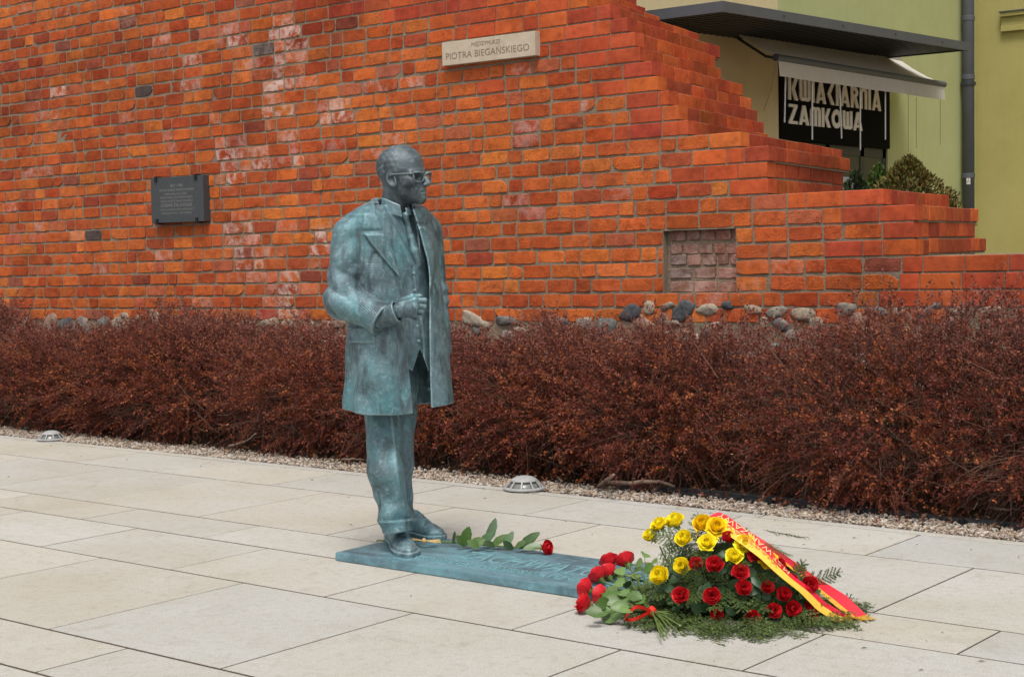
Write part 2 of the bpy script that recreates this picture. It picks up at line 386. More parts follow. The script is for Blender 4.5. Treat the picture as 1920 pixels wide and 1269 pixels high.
def brick_geo(L, H, D, r, new=False):
    """one brick: front face at y=0 (towards -y), worn edges; returns verts, faces"""
    nx = 5 if L > 0.18 else 3; nz = 3
    be = 0.003 if new else r.uniform(0.0018, 0.0042)
    jit = 0.0006 if new else 0.0018
    xs = np.linspace(-L/2, L/2, nx); zs = np.linspace(-H/2, H/2, nz)
    X, Zc = np.meshgrid(xs, zs, indexing='ij')
    edge = np.zeros_like(X); edge[[0, -1], :] = 1; edge[:, [0, -1]] = 1
    corner = np.zeros_like(X); corner[0, 0] = corner[0, -1] = corner[-1, 0] = corner[-1, -1] = 1
    cr = 0 if new else r.uniform(0.0, 0.006, 4)
    ring_i = [(i, 0) for i in range(nx)]+[(nx-1, j) for j in range(1, nz)]+[(i, nz-1) for i in range(nx-2, -1, -1)]+[(0, j) for j in range(nz-2, 0, -1)]
    OX, OZ = X.copy(), Zc.copy()
    if not new:
        for m, (i, j) in enumerate([(0, 0), (nx-1, 0), (nx-1, nz-1), (0, nz-1)]):
            OX[i, j] -= np.sign(OX[i, j])*cr[m]; OZ[i, j] -= np.sign(OZ[i, j])*cr[m]*0.8
        OX += r.normal(0, jit, X.shape)*edge; OZ += r.normal(0, jit, X.shape)*edge
        if r.random() < 0.06: i, j = [(0, 0), (nx-1, 0), (nx-1, nz-1), (0, nz-1)][r.integers(4)]; OX[i, j] *= 0.86; OZ[i, j] *= 0.55
    FX = OX-np.sign(X)*be*(np.abs(np.abs(X)-L/2) < 1e-6); FZ = OZ-np.sign(Zc)*be*(np.abs(np.abs(Zc)-H/2) < 1e-6)
    proud = r.normal(0, 0.001 if new else 0.002)
    FY = np.where(edge > 0, 0.0, -0.0008)+r.normal(0, 0.0002 if new else 0.0010, X.shape)+proud
    tw = r.normal(0, 0.0015 if new else 0.003); FY = FY+tw*X/L
    verts = [(FX[i, j], FY[i, j], FZ[i, j]) for i in range(nx) for j in range(nz)]
    n0 = nx*nz; m = len(ring_i)
    verts += [(OX[i, j], FY[i, j]+be*1.1, OZ[i, j]) for i, j in ring_i]
    verts += [(OX[i, j], D, OZ[i, j]) for i, j in ring_i]
    faces = [(i*nz+j, (i+1)*nz+j, (i+1)*nz+j+1, i*nz+j+1) for i in range(nx-1) for j in range(nz-1)]
    ri = [i*nz+j for i, j in ring_i]
    faces += [(n0+q, n0+(q+1) % m, ri[(q+1) % m], ri[q]) for q in range(m)]
    faces += [(n0+m+q, n0+m+(q+1) % m, n0+(q+1) % m, n0+q) for q in range(m)]
    return np.array(verts), faces
PAL_OLD = np.array([(0.47, 0.098, 0.022), (0.53, 0.128, 0.028), (0.42, 0.078, 0.020), (0.34, 0.062, 0.024), (0.37, 0.058, 0.014), (0.43, 0.105, 0.045), (0.29, 0.080, 0.050), (0.225, 0.046, 0.024)])
P_OLD = [.34, .19, .25, .05, .10, .05, .01, .01]
PAL_NEW = np.array([(0.46, 0.078, 0.024), (0.40, 0.066, 0.024), (0.50, 0.098, 0.025), (0.36, 0.056, 0.024)])
WHITE = [(530, 62, 26), (525, 110, 30), (440, 72, 22), (545, 92, 20), (505, 165, 22), (533, 150, 20), (430, 290, 26), (442, 330, 26), (450, 440, 30), (468, 490, 34), (540, 540, 30), (530, 575, 26),
         (590, 470, 22), (560, 300, 22), (480, 300, 18), (365, 108, 10), (515, 210, 22), (620, 215, 22), (600, 440, 22), (1330, 500, 60), (1360, 520, 40), (640, 210, 20), (975, 250, 16), (1000, 260, 14), (110, 175, 10), (700, 300, 10), (555, 255, 18)]
DARK = [(890, 190), (262, 173), (480, 303), (1010, 335), (500, 88), (180, 440), (860, 575)]
bricks = []            # (centre, rot_z, L, H, D, colour, eff, worn, new, size_px)
def brick_colour(P, new, r):
    x, y, z = px(P)
    c = PAL_NEW[r.integers(4)] if new else PAL_OLD[r.choice(8, p=P_OLD)]
    c = c*1.02*r.normal(1.0, 0.08)*np.array([1, r.normal(1, 0.06), r.normal(1, 0.08)])
    eff = 0.0
    for (wx, wy, wr) in WHITE:
        d = math.hypot((x-wx), (y-wy))
        if d < wr*1.5: eff = max(eff, min(1.0, 1.45-d/wr))
    if not new and r.random() < 0.05: eff = max(eff, r.uniform(0.2, 0.5))
    if not new and any(math.hypot(x-a, y-b) < 9 for a, b in DARK): c = np.array((0.10, 0.075, 0.07))*r.uniform(0.8, 1.3)
    return np.clip(c, 0.01, 0.9), eff
for k in range(KTOP, 24):
    r = np.random.default_rng(1000+k)
    ue = u_end[k]; u = U_L+r.uniform(0, 0.25); seq = int(r.integers(3))
    while u < ue-0.03:
        isH = seq % 3 == 2
        new = (k < 18 and u > ue-0.62-0.25*math.sin(k*2.3)) or (k >= 18 and k < 21 and u > -4.42+0.05*math.sin(k*5)) 
        if k < 3 and u > on_v(770, 5, VW)[0]+k*0.5: new = True
        jn = 0.0135 if not new else 0.008
        L = (r.normal(0.125, 0.005) if isH else r.normal(0.247, 0.006)) if not new else (r.normal(0.126, 0.002) if isH else r.normal(0.258, 0.003))
        if u+L > ue-0.09: L = ue-u
        zm_ = course_z(k, u)-CH/2
        if nz0 < zm_ < nz1:
            if u < nu0 and u+L > nu0-0.05: L = nu0-0.004-u
            elif nu0-0.01 <= u < nu1:
                u = nu1+0.004; continue
        H = CH-(r.normal(0.0175, 0.0022) if not new else 0.0115)
        uc = u+L/2; zc = course_z(k, uc)-CH/2
        # outside the frame nothing is built
        X, Y, _ = px((uc, VW, zc))
        if -70 < X < 1990 and -60 < Y < 690:
            inn = nu0-0.02 < uc < nu1+0.02 and nz0 < zc < nz1
            if not inn and zc-CH*0.3 > (0.895+TILT*(uc+7) if uc < -5.2 else 0.93+0.03*math.sin(uc*3)):
                P = np.array([uc, VW, zc]); c, eff = brick_colour(P, new, r)
                D = 0.125 if u+L < ue-0.001 else 0.118
                bricks.append((P, 0.0, L, H, D, c, eff, 0.25 if new else r.uniform(0.6, 1.0), new))
        u += L+jn+ (r.normal(0, 0.002) if not new else 0); seq += 1
    if k < 18 and k >= -4:                                            # end face: headers running back
        n = max(2, int(round((t_end[k]-0.128)/0.285))); s0 = 0.131; wB = (t_end[k]-s0)/n
        ang = math.atan2(E_DIR[1], E_DIR[0])
        for q in range(n):
            sc = s0+(q+0.5)*wB; c2 = np.array([ue+E_DIR[0]*sc, VW+E_DIR[1]*sc])
            z_ = course_z(k, ue)-CH/2+r.normal(0, 0.002)
            P = np.array([c2[0], c2[1], z_]); c, eff = brick_colour(P, True, r)
            if px(P)[1] > -60: bricks.append((P, ang, wB-0.015, CH-0.015, 0.24, c*r.uniform(0.78, 1.12), eff*0.3, 0.35, True))
# niche: rough old headers set back
r = np.random.default_rng(55)
for j in range(6):
    zt = nz1-j*0.086-0.010-0.006*math.sin(j*2.1); u = nu0+0.015+r.uniform(0, 0.02)
    if zt-0.07 < nz0-0.02: break
    while u < nu1-0.04:
        L = min(r.uniform(0.085, 0.13) if j < 3 else r.uniform(0.16, 0.22), nu1-u-0.01)
        c = np.array([(0.24, 0.115, 0.085), (0.30, 0.125, 0.085), (0.15, 0.095, 0.085), (0.36, 0.165, 0.13)][r.integers(4)])
        bricks.append((np.array([u+L/2, VW+0.052, zt-0.038]), 0.0, L, 0.07, 0.05, c, 0.35, 1.0, False)); u += L+0.013
# the largest 300 in the photo become single bricks, the rest one joined part
def bsize(b):
    return b[2]*b[3]/(px(b[0])[2]**2)
order = sorted(range(len(bricks)), key=lambda i: -bsize(bricks[i])*(1.0 if 0 < px(bricks[i][0])[1] < 600 else 0.2))
single = set(order[:300])
JV, JF, JC, JE, JW = [], [], [], [], []; base = 0
for i, (P, rz, L, H, D, c, eff, wn_, new) in enumerate(bricks):
    r = np.random.default_rng(5000+i)
    Vb, Fb = brick_geo(L, H, D, r, new)
    rot = r.normal(0, 0.0015 if new else 0.006); ca, sa = math.cos(rot), math.sin(rot)
    Vb = np.stack([Vb[:, 0]*ca-Vb[:, 2]*sa, Vb[:, 1], Vb[:, 0]*sa+Vb[:, 2]*ca], 1)
    if rz: ca, sa = math.cos(rz), math.sin(rz); Vb = np.stack([Vb[:, 0]*ca-Vb[:, 1]*sa, Vb[:, 0]*sa+Vb[:, 1]*ca, Vb[:, 2]], 1)
    else: Vb = Vb+np.array([0, 0, 0])*1.0; Vb[:, 2] += TILT*Vb[:, 0]
    if i in single:
        me = mesh_np('brick', Vb, Fb, M_BRICK); n = len(Vb)
        set_attr(me, 'col', np.tile(c, (n, 1))); set_attr(me, 'eff', np.full(n, eff), 'FLOAT'); set_attr(me, 'worn', np.full(n, wn_), 'FLOAT')
        link('brick', me, wall, tuple(P-WO))
    else:
        JV.append(Vb+P-WO); JF += [tuple(base+q for q in f) for f in Fb]; n = len(Vb); base += n
        JC.append(np.tile(c, (n, 1))); JE.append(np.full(n, eff)); JW.append(np.full(n, wn_))
JV = np.concatenate(JV); me = mesh_np('brickwork', JV, np.array(JF), M_BRICK)
set_attr(me, 'col', np.concatenate(JC)); set_attr(me, 'eff', np.concatenate(JE), 'FLOAT'); set_attr(me, 'worn', np.concatenate(JW), 'FLOAT')
link('brickwork', me, wall, kind='stuff')
# fieldstones of the footing that show above the hedge
M_STONE = None
def mat_stone():
    t = NT('fieldstone', 0.85, 0.25); p = t.pos(); a = t.attr('col').outputs['Color']; f = t.noise(p, 40, 6, 0.7); g_ = t.noise(p, 9, 5, 0.6)
    c = t.mix(a, t.ramp(f, [(0.3, 0.55), (0.7, 1.25)]), 1.0, 'MULTIPLY'); c = t.mix(c, (0.55, 0.48, 0.40), t.math('MULTIPLY', t.ramp(g_, [(0.55, 0.0), (0.7, 1.0)]), 0.4))
    t.col(c); t.nrm(t.bump(f, 0.01)); return t.m
M_STONE = mat_stone()
stones = [(45, 607, 22, 15), (100, 608, 16, 22), (128, 609, 15, 13), (160, 612, 18, 18), (232, 606, 22, 16), (200, 604, 16, 13), (128, 634, 14, 9), (300, 603, 24, 14), (290, 622, 20, 12),
          (510, 608, 18, 13), (543, 607, 14, 9), (578, 612, 22, 14), (520, 626, 16, 11), (545, 628, 14, 11), (618, 618, 18, 18), (640, 605, 16, 12), (895, 600, 26, 12), (955, 600, 22, 9), (1050, 606, 22, 15), (1100, 608, 18, 18), (1140, 612, 18, 20), (1186, 587, 20, 14),
          (1222, 577, 9, 14), (1256, 574, 14, 7), (1284, 583, 18, 12), (1212, 607, 20, 11), (1250, 600, 10, 14), (1330, 580, 22, 12), (1368, 572, 11, 9), (1510, 590, 22, 15), (1590, 580, 15, 13), (1690, 586, 12, 10), (1745, 582, 22, 8), (1800, 583, 14, 8), (1860, 582, 16, 9), (1460, 585, 16, 10), (1415, 580, 16, 10), (690, 612, 20, 12), (1650, 584, 16, 8), (410, 610, 18, 12), (350, 606, 18, 12), (460, 612, 18, 12), (20, 620, 18, 10), (760, 610, 20, 12), (830, 604, 20, 12)]
for q in range(230):                                                  # rubble filling the rest of the footing
    u_ = rng.uniform(-14.3, -3.0); z_ = rng.uniform(0.62, 0.93)+TILT*(u_+7); X_, Y_, Z_ = px((u_, VW, z_))
    if -30 < X_ < 1950 and all(math.hypot((X_-t[0])/(t[2]+9), (Y_-t[1])/(t[3]+7)) > 1.0 for t in stones): stones.append((X_, Y_, rng.uniform(9, 20)*10/Z_, rng.uniform(7, 14)*10/Z_))
for i, (x, y, rx, ry) in enumerate(stones):
    r = np.random.default_rng(300+i); P = on_v(x, y, VW+0.030); s = px(P)[2]/F_PX
    a = (rx*s/0.80*1.08, 0.05, ry*s*1.08)
    n = ICO3_V; ph = r.uniform(0, 6.28, 6)
    disp = 1+0.10*np.sin(n[:, 0]*3+ph[0])*np.cos(n[:, 2]*4+ph[1])+0.07*np.sin(n[:, 1]*5+n[:, 0]*4+ph[2])+0.04*np.sin(n[:, 2]*9+ph[3])*np.sin(n[:, 0]*8+ph[4])
    Vs = np.sign(n)*np.abs(n)**(0.62+0.3*r.random())*disp[:, None]*np.array(a)
    ca, sa = math.cos(r.normal(0, 0.25)), math.sin(r.normal(0, 0.25))
    Vs = np.stack([Vs[:, 0]*ca-Vs[:, 2]*sa, Vs[:, 1], Vs[:, 0]*sa+Vs[:, 2]*ca], 1)
    c = np.array([(0.30, 0.24, 0.18), (0.23, 0.20, 0.17), (0.31, 0.19, 0.145), (0.15, 0.145, 0.14), (0.36, 0.30, 0.23), (0.09, 0.095, 0.10)][r.choice(6, p=[.3, .22, .13, .13, .17, .05])])
    if i in (21, 28): c = np.array((0.075, 0.08, 0.088))
    me = mesh_np('fieldstone', Vs, ICO3_F, M_STONE, True); set_attr(me, 'col', np.tile(c, (len(Vs), 1)))
    link('fieldstone', me, wall, tuple(P-WO))

# ------------------------------------------------------------------ the two wall plaques
M_LIME = plain('limestone', (0.50, 0.42, 0.32), 0.8, 0.2, var=0.10, scale=14, bump=0.0008)
M_LETTER = plain('letter_brown', (0.24, 0.18, 0.125), 0.9, 0.1)
M_SLATE = plain('dark_granite', (0.055, 0.062, 0.068), 0.5, 0.4, var=0.15, scale=60)
M_LETTERG = plain('letter_grey', (0.24, 0.24, 0.225), 0.8, 0.2)
M_IRON = plain('black_iron', (0.012, 0.012, 0.013), 0.5, 0.4)
def flat_text(s, x0, x1, zb, height, y, parent, mat, name='inscription', origin=WO, depth=0.0015, fit=True, tilt=0.0):
    V2, F2 = text_mesh(s); w = V2[:, 0].max()-V2[:, 0].min(); h = 0.70
    sx = (x1-x0)/w if fit else height/h; X = x0+(V2[:, 0]-V2[:, 0].min())*sx; Zt = zb+V2[:, 1]*height/h
    me = mesh_np(name, np.stack([X-origin[0], np.full(len(X), y-origin[1]), Zt-origin[2]+tilt*(X-x0)], 1), F2, mat)
    return link(name, me, parent)
A = on_v(828.3, 81.7, VW-0.06); B = on_v(1002.7, 57.3, VW-0.06); C = on_v(831, 125.7, VW-0.06); D_ = on_v(1002.7, 102.7, VW-0.06)
pu0, pu1, pz1, pz0 = A[0], B[0], (A[2]+B[2])/2, (C[2]+D_[2])/2
O = np.array([(pu0+pu1)/2, VW-0.03, (pz0+pz1)/2])
name_plaque = empty('street_name_plaque', tuple(O), label='pale limestone street name plaque high on the brick wall', cat='plaque')
MB().box(pu0-O[0], pu1-O[0], -0.03, 0.042, pz0-O[2], pz1-O[2]).build('stone_slab', M_LIME, name_plaque, bevel=0.003)
W_, H_ = pu1-pu0, pz1-pz0
flat_text('PIOTRA BIEGAŃSKIEGO', pu0+0.045*W_, pu0+0.94*W_, pz0+0.24*H_, 0.28*H_, VW-0.0615, name_plaque, M_LETTER, origin=O)
flat_text('MIĘDZYMURZE', pu0+0.33*W_, pu0+0.64*W_, pz0+0.68*H_, 0.17*H_, VW-0.0615, name_plaque, M_LETTER, origin=O)
A = on_v(282, 336, VW-0.07); B = on_v(380, 327, VW-0.07); C = on_v(283, 420, VW-0.07); D_ = on_v(380, 414, VW-0.07)
pu0, pu1, pz1, pz0 = A[0], B[0], (A[2]+B[2])/2, (C[2]+D_[2])/2; W_, H_ = pu1-pu0, pz1-pz0
O = np.array([(pu0+pu1)/2, VW-0.035, (pz0+pz1)/2])
dark_plaque = empty('memorial_plaque', tuple(O), label='dark grey memorial plaque held by iron clips on the brick wall', cat='plaque')
MB().box(pu0-O[0], pu1-O[0], -0.035, 0.048, pz0-O[2], pz1-O[2]).build('stone_slab', M_SLATE, dark_plaque, bevel=0.003)
for fx in (0.11, 0.87):
    x0_, x1_ = pu0+fx*W_-0.016-O[0], pu0+fx*W_+0.016-O[0]
    for zz, sg in ((pz1, 1), (pz0, -1)):
        zc_ = zz-O[2]; lo_, hi_ = (zc_-0.034, zc_+0.012) if sg > 0 else (zc_-0.012, zc_+0.034)
        pr2 = [(-0.047, lo_), (-0.0355, lo_), (-0.0355, zc_+0.001), (0.02, zc_+0.001), (0.02, hi_), (-0.047, hi_)] if sg > 0 else [(-0.047, hi_), (-0.0355, hi_), (-0.0355, zc_-0.001), (0.02, zc_-0.001), (0.02, lo_), (-0.047, lo_)]
        MB().prism(pr2, lambda q: (x0_, q[0], q[1]), lambda q: (x1_, q[0], q[1])).build('clip', M_IRON, dark_plaque)
lines = [('1831–1981', .38, .62, .78, .055), ('150 ROCZNICĘ WARSZAWIANKI', .17, .83, .69, .048), ('NAPISANEJ NA CZEŚĆ', .27, .70, .605, .042), ('POWSTANIA LISTOPADOWEGO', .19, .80, .525, .044),
         ('PRZEZ POETĘ FRANCUSKIEGO', .19, .80, .445, .044), ('CASIMIR DELAVIGNE', .19, .79, .345, .062), ('TABLICĘ UFUNDOWALI MIESZKAŃCY', .17, .83, .265, .036), ('WARSZAWY, LISTOPAD', .19, .78, .185, .036)]
for s, a, b, z, h in lines:
    flat_text(s, pu0+a*W_, pu0+b*W_, pz0+z*H_, h*H_*1.1, VW-0.0715, dark_plaque, M_LETTERG, origin=O)
# ------------------------------------------------------------------ green house behind the wall with the flower shop
UF = -7.5                                                            # shop front plane (faces +x)
def mat_render(name, c1, c2):
    t = NT(name, 0.9, 0.15); p = t.pos(); f = t.noise(p, 2.2, 6, 0.65, 0.4); g_ = t.noise(p, 90, 4, 0.6)
    st = t.noise(t.pos((6, 6, 0.7)), 1.6, 5, 0.6)
    c = t.mix(c1, c2, t.ramp(f, [(0.3, 0.0), (0.7, 1.0)])); c = t.mix(c, tuple(x*0.72 for x in c1), t.math('MULTIPLY', t.ramp(st, [(0.5, 0.0), (0.78, 1.0)]), 0.2))
    t.col(c); t.nrm(t.bump(g_, 0.003)); return t.m
M_GREEN = mat_render('green_render', (0.40, 0.425, 0.20), (0.45, 0.47, 0.23))
M_GREEN_LIT = mat_render('green_render_lit', (0.385, 0.345, 0.125), (0.43, 0.385, 0.15))  # same paint as the green wall, its yellower lighting put into the colour
M_TAN = mat_render('tan_render', (0.60, 0.49, 0.28), (0.68, 0.56, 0.34))
M_ANTH = plain('anthracite_metal', (0.030, 0.035, 0.042), 0.45, 0.45)
M_ANTH2 = plain('grey_fascia', (0.085, 0.092, 0.105), 0.5, 0.4, var=0.08, scale=6)
M_CANVAS = plain('awning_canvas', (0.80, 0.75, 0.70), 0.9, 0.1, var=0.05, scale=9, bump=0.0015)
t = NT('awning_canvas', 0.9, 0.1); _c = t.mix((0.80, 0.77, 0.74), (0.86, 0.83, 0.80), t.ramp(t.noise(t.pos(), 9, 5), [(0.3, 0.0), (0.7, 1.0)])); t.col(_c)
_tr = t.n('ShaderNodeBsdfTranslucent'); t.l(_c, _tr.inputs['Color']); _mx = t.n('ShaderNodeMixShader'); _mx.inputs[0].default_value = 0.5; t.l(t.b.outputs[0], _mx.inputs[1]); t.l(_tr.outputs[0], _mx.inputs[2]); t.l(_mx.outputs[0], t.out.inputs['Surface']); M_CANVAS = t.m
M_SIGN = plain('sign_black', (0.006, 0.006, 0.006), 0.8, 0.05)
M_SIGNTXT = plain('sign_letters', (0.78, 0.74, 0.68), 0.7, 0.2, var=0.05)
M_ROD = plain('white_rod', (0.72, 0.72, 0.72), 0.4, 0.4)
M_WIRE = plain('wire', (0.32, 0.27, 0.20), 0.6, 0.3)
t = NT('window_glass', 0.08, 0.5); t.b.inputs['Transmission Weight'].default_value = 1.0; t.b.inputs['IOR'].default_value = 1.05; t.col((0.75, 0.78, 0.72)); M_GLASS = t.m
PIPE = on_u(1822, 200, UF); VP = PIPE[1]+0.12                        # inner corner: front wing runs along +x from here
house = empty('green_house', (UF, VP, 0), label='green rendered house with a black shop front behind the brick wall', cat='building')
HO = np.array([UF, VP, 0])
hb = lambda m, x0, x1, y0, y1, z0, z1: m.box(x0-HO[0], x1-HO[0], y0-HO[1], y1-HO[1], z0, z1)
# shop front opening on the facade
sL, sR = on_u(1458, 200, UF)[1], on_u(1664, 200, UF)[1]
zSignTop = on_u(1560, 112, UF)[2]; zSignBot = on_u(1620, 276, UF)[2]
m = MB(); hb(m, UF-0.4, UF, VW+1.7, sL, 0, 9); hb(m, UF-0.4, UF, sR, VP, 0, 9); hb(m, UF-0.4, UF, sL, sR, zSignTop+0.15, 9)
m.build('side_wall', M_GREEN, house)
m = MB(); hb(m, UF+0.0, UF+0.012, VW+1.75, sL-0.004, 0.3, on_u(1400, 40, UF)[2]+0.25); m.build('tan_wall_panel', M_TAN, house)
m = MB(); hb(m, UF-0.4, 8, VP, VP+0.5, 0, 9); m.build('front_wall', M_GREEN_LIT, house)
# cornice on the front wing
c0 = on_v(1860, 31, VP)[2]; c1 = on_v(1860, 60, VP)[2]
m = MB(); hb(m, UF+0.33, 8, VP-0.035, VP+0.0, c1+0.05, c0-0.03); hb(m, UF+0.33, 8, VP-0.075, VP, c0-0.028, c0+0.02); hb(m, UF+0.33, 8, VP-0.055, VP, c1-0.02, c1+0.048)
m.build('cornice', M_GREEN_LIT, house, bevel=0.006)
m = MB(); hb(m, UF+0.32, 8, VP-0.09, VP+0.01, c0+0.021, c0+0.034); m.build('cornice_flashing', M_ANTH2, house)
# interior behind the door
m = MB(); hb(m, UF-2.4, UF-2.3, sL-1, sR+1, 0, 5); hb(m, UF-2.4, UF-0.4, sL-1, sR+1, 0.0, 0.35); m.build('shop_interior', plain('interior', (0.30, 0.25, 0.12), 0.9), house)
# sign board
sign_h = empty('shop_sign', (UF, (sL+sR)/2, zSignBot), label='black sign board with pale lettering above the shop door', cat='sign')
SO = np.array([UF, (sL+sR)/2, zSignBot])
m = MB(); m.box(-0.06, 0.03, sL+0.003-SO[1], sR-0.003-SO[1], 0, zSignTop+0.148-zSignBot); m.build('board', M_SIGN, sign_h, bevel=0.004)
# art-deco capitals, built from bars and arcs on a 1-high grid
def bar(a, b, w):
    a, b = np.array(a, float), np.array(b, float); d = (b-a)/np.linalg.norm(b-a); n = np.array([-d[1], d[0]])*w/2
    return [a-n, b-n, b+n, a+n]
def hstroke(x, y0, y1, w): return [(x, y0), (x+w, y0), (x+w, y1), (x, y1)]
def arc(c, r0, r1, a0, a1, n=12, sy=1.0):
    A_ = np.radians(np.linspace(a0, a1, n))
    return [(c[0]+r1*math.cos(q), c[1]+sy*r1*math.sin(q)) for q in A_]+[(c[0]+r0*math.cos(q), c[1]+sy*r0*math.sin(q)) for q in A_[::-1]]
def slant(x0, x1, y0, y1, w): return [(x0, y0), (x0+w, y0), (x1+w, y1), (x1, y1)]
S_ = 0.16
def glyph(ch):
    if ch == 'I': return 0.16, [hstroke(0, 0, 1, S_)]
    if ch == 'K': return 0.55, [hstroke(0, 0, 1, S_), slant(0.17, 0.36, 0.5, 1, 0.19), slant(0.36, 0.17, 0, 0.5, 0.19)]
    if ch == 'A': return 0.60, [slant(0, 0.215, 0, 1, 0.17), slant(0.43, 0.215, 0, 1, 0.17), [(0.10, 0.16), (0.50, 0.16), (0.47, 0.29), (0.13, 0.29)]]
    if ch == 'W': return 0.62, [hstroke(0, 0.2, 1, S_), hstroke(0.23, 0.2, 0.95, S_), hstroke(0.46, 0.2, 1, S_), arc((0.195, 0.2), 0.035, 0.195, 180, 360), arc((0.425, 0.2), 0.035, 0.195, 180, 360)]
    if ch == 'M': return 0.62, [hstroke(0, 0, 0.8, S_), hstroke(0.23, 0, 0.8, S_), hstroke(0.46, 0, 0.8, S_), arc((0.195, 0.8), 0.035, 0.195, 0, 180), arc((0.425, 0.8), 0.035, 0.195, 0, 180)]
    if ch == 'N': return 0.46, [hstroke(0, 0, 0.8, S_), hstroke(0.30, 0, 0.8, S_), arc((0.23, 0.78), 0.07, 0.23, 0, 180)]
    if ch == 'C': return 0.44, [slant(0.0, 0.24, 0.5, 1, 0.19), slant(0.24, 0.0, 0, 0.5, 0.19)]
    if ch == 'R': return 0.50, [hstroke(0, 0, 1, S_), arc((0.2, 0.74), 0.1, 0.26, -90, 90, 14), hstroke(0.14, 0.84, 1.0, 0.07), hstroke(0.14, 0.48, 0.64, 0.07), slant(0.32, 0.16, 0, 0.5, 0.17)]
    if ch == 'Z': return 0.52, [[(0.0, 1), (0.0, 0.85), (0.52, 0.85), (0.52, 1)], [(0, 0), (0.52, 0), (0.52, 0.15), (0, 0.15)], slant(0.0, 0.32, 0.12, 0.88, 0.19)]
    if ch == 'O': return 0.62, [arc((0.31, 0.5), 0.15, 0.31, 0, 360, 30, 1.62)]
    return 0.3, []
def deco(word, pA, pB, hpx, name):
    """pA/pB: photo pixels of the two ends of the base line, hpx: letter height in pixels"""
    a, b = on_u(*pA, UF+0.032), on_u(*pB, UF+0.032); h = abs(on_u(pA[0], pA[1]-hpx, UF)[2]-a[2])
    ws = [glyph(c)[0] for c in word]; tot = sum(ws)+0.085*(len(ws)-1); sx = (b[1]-a[1])/tot; x = 0.0
    for ch, w in zip(word, ws):
        mb_ = MB()
        for q, poly in enumerate(glyph(ch)[1]):
            f0 = lambda p_: (0.0305, a[1]+(x+p_[0])*sx-SO[1], a[2]+p_[1]*h-SO[2])
            f1 = lambda p_: (0.040+0.0012*q, a[1]+(x+p_[0])*sx-SO[1], a[2]+p_[1]*h-SO[2])
            mb_.prism([tuple(p_) for p_ in poly], f0, f1)
        mb_.build(name, M_SIGNTXT, sign_h); x += w+0.085
deco('KWIACIARNIA', (1477, 187), (1651, 205), 41, 'letter')
deco('ZAMKOWA', (1478, 232), (1616, 246), 36, 'letter')
# door under the sign
m = MB(); dz1 = zSignBot; dm = sL+(sR-sL)*0.42
for (a, b, z0, z1) in ((sL, sL+0.08, 0.3, dz1), (sR-0.08, sR, 0.3, dz1), (dm, dm+0.09, 0.3, dz1), (sR-0.62, sR-0.53, 0.3, dz1), (sL, sR, dz1-0.10, dz1-0.002), (sR-0.53, sR-0.08, 0.3, 1.0)):
    hb(m, UF-0.10, UF-0.02, a, b, z0, z1)
door = m.build('door_frame', M_ANTH, house)
m = MB(); hb(m, UF-0.075, UF-0.065, sL+0.081, sR-0.081, 0.35, dz1-0.101); m.build('glass_pane', M_GLASS, house)
m = MB(); hb(m, UF-0.06, UF-0.03, dm+0.091, sR-0.621, dz1-0.32, dz1-0.101); hb(m, UF-0.06, UF-0.03, sR-0.52, sR-0.081, 1.0, dz1-0.101); m.build('transom_panel', plain('dark_panel', (0.05, 0.055, 0.045), 0.4), house)
# canopy
UC = -6.5
pA = on_u(1355, 2, UC); pB = on_u(1817, 80, UC)
cz = (pA[2]+on_u(1585, 41, UC)[2])/2; cv0, cv1 = pA[1], pB[1]
zs0, zs1 = on_u(1355, 2, UC)[2], on_u(1817, 80, UC)[2]
canopy = empty('entrance_canopy', (UF, cv0, zs0), label='dark grey metal canopy with ribbed underside over the shop', cat='canopy')
CO = np.array([UF, cv0, zs0]); Lc = cv1-cv0; W = UC-UF
slope = (zs1-zs0)/Lc
def sk(p): return (p[0], p[1], p[2]+slope*p[1])
def skbox(m, x0, x1, y0, y1, z0, z1):
    vv_ = [(x0,y0,z0),(x1,y0,z0),(x1,y1,z0),(x0,y1,z0),(x0,y0,z1),(x1,y0,z1),(x1,y1,z1),(x0,y1,z1)]
    m.add([sk(q) for q in vv_], [(0,3,2,1),(4,5,6,7),(0,1,5,4),(1,2,6,5),(2,3,7,6),(3,0,4,7)])
fh = 0.085
m = MB(); skbox(m, W-0.025, W, 0, Lc, -fh, 0.0); skbox(m, 0, W-0.0252, 0, 0.025, -fh, 0); skbox(m, 0, W-0.0252, Lc-0.025, Lc, -fh, 0); m.build('fascia', M_ANTH2, canopy)
m = MB(); skbox(m, 0, W-0.026, 0.026, Lc-0.026, -0.02, -0.006); m.build('roof_sheet', M_ANTH2, canopy)
nb = 46
for q in range(nb):
    y = 0.03+(Lc-0.06)*q/nb; m = MB(); skbox(m, 0.002, W-0.026, y, y+0.045, -fh+0.012, -0.021); m.build('ceiling_slat', M_ANTH, canopy)
for q in range(4):
    m = MB(); skbox(m, W+0.0, W+0.006, Lc*(0.2+0.22*q), Lc*(0.2+0.22*q)+0.016, -0.05, -0.034); m.build('rivet', M_ANTH, canopy)
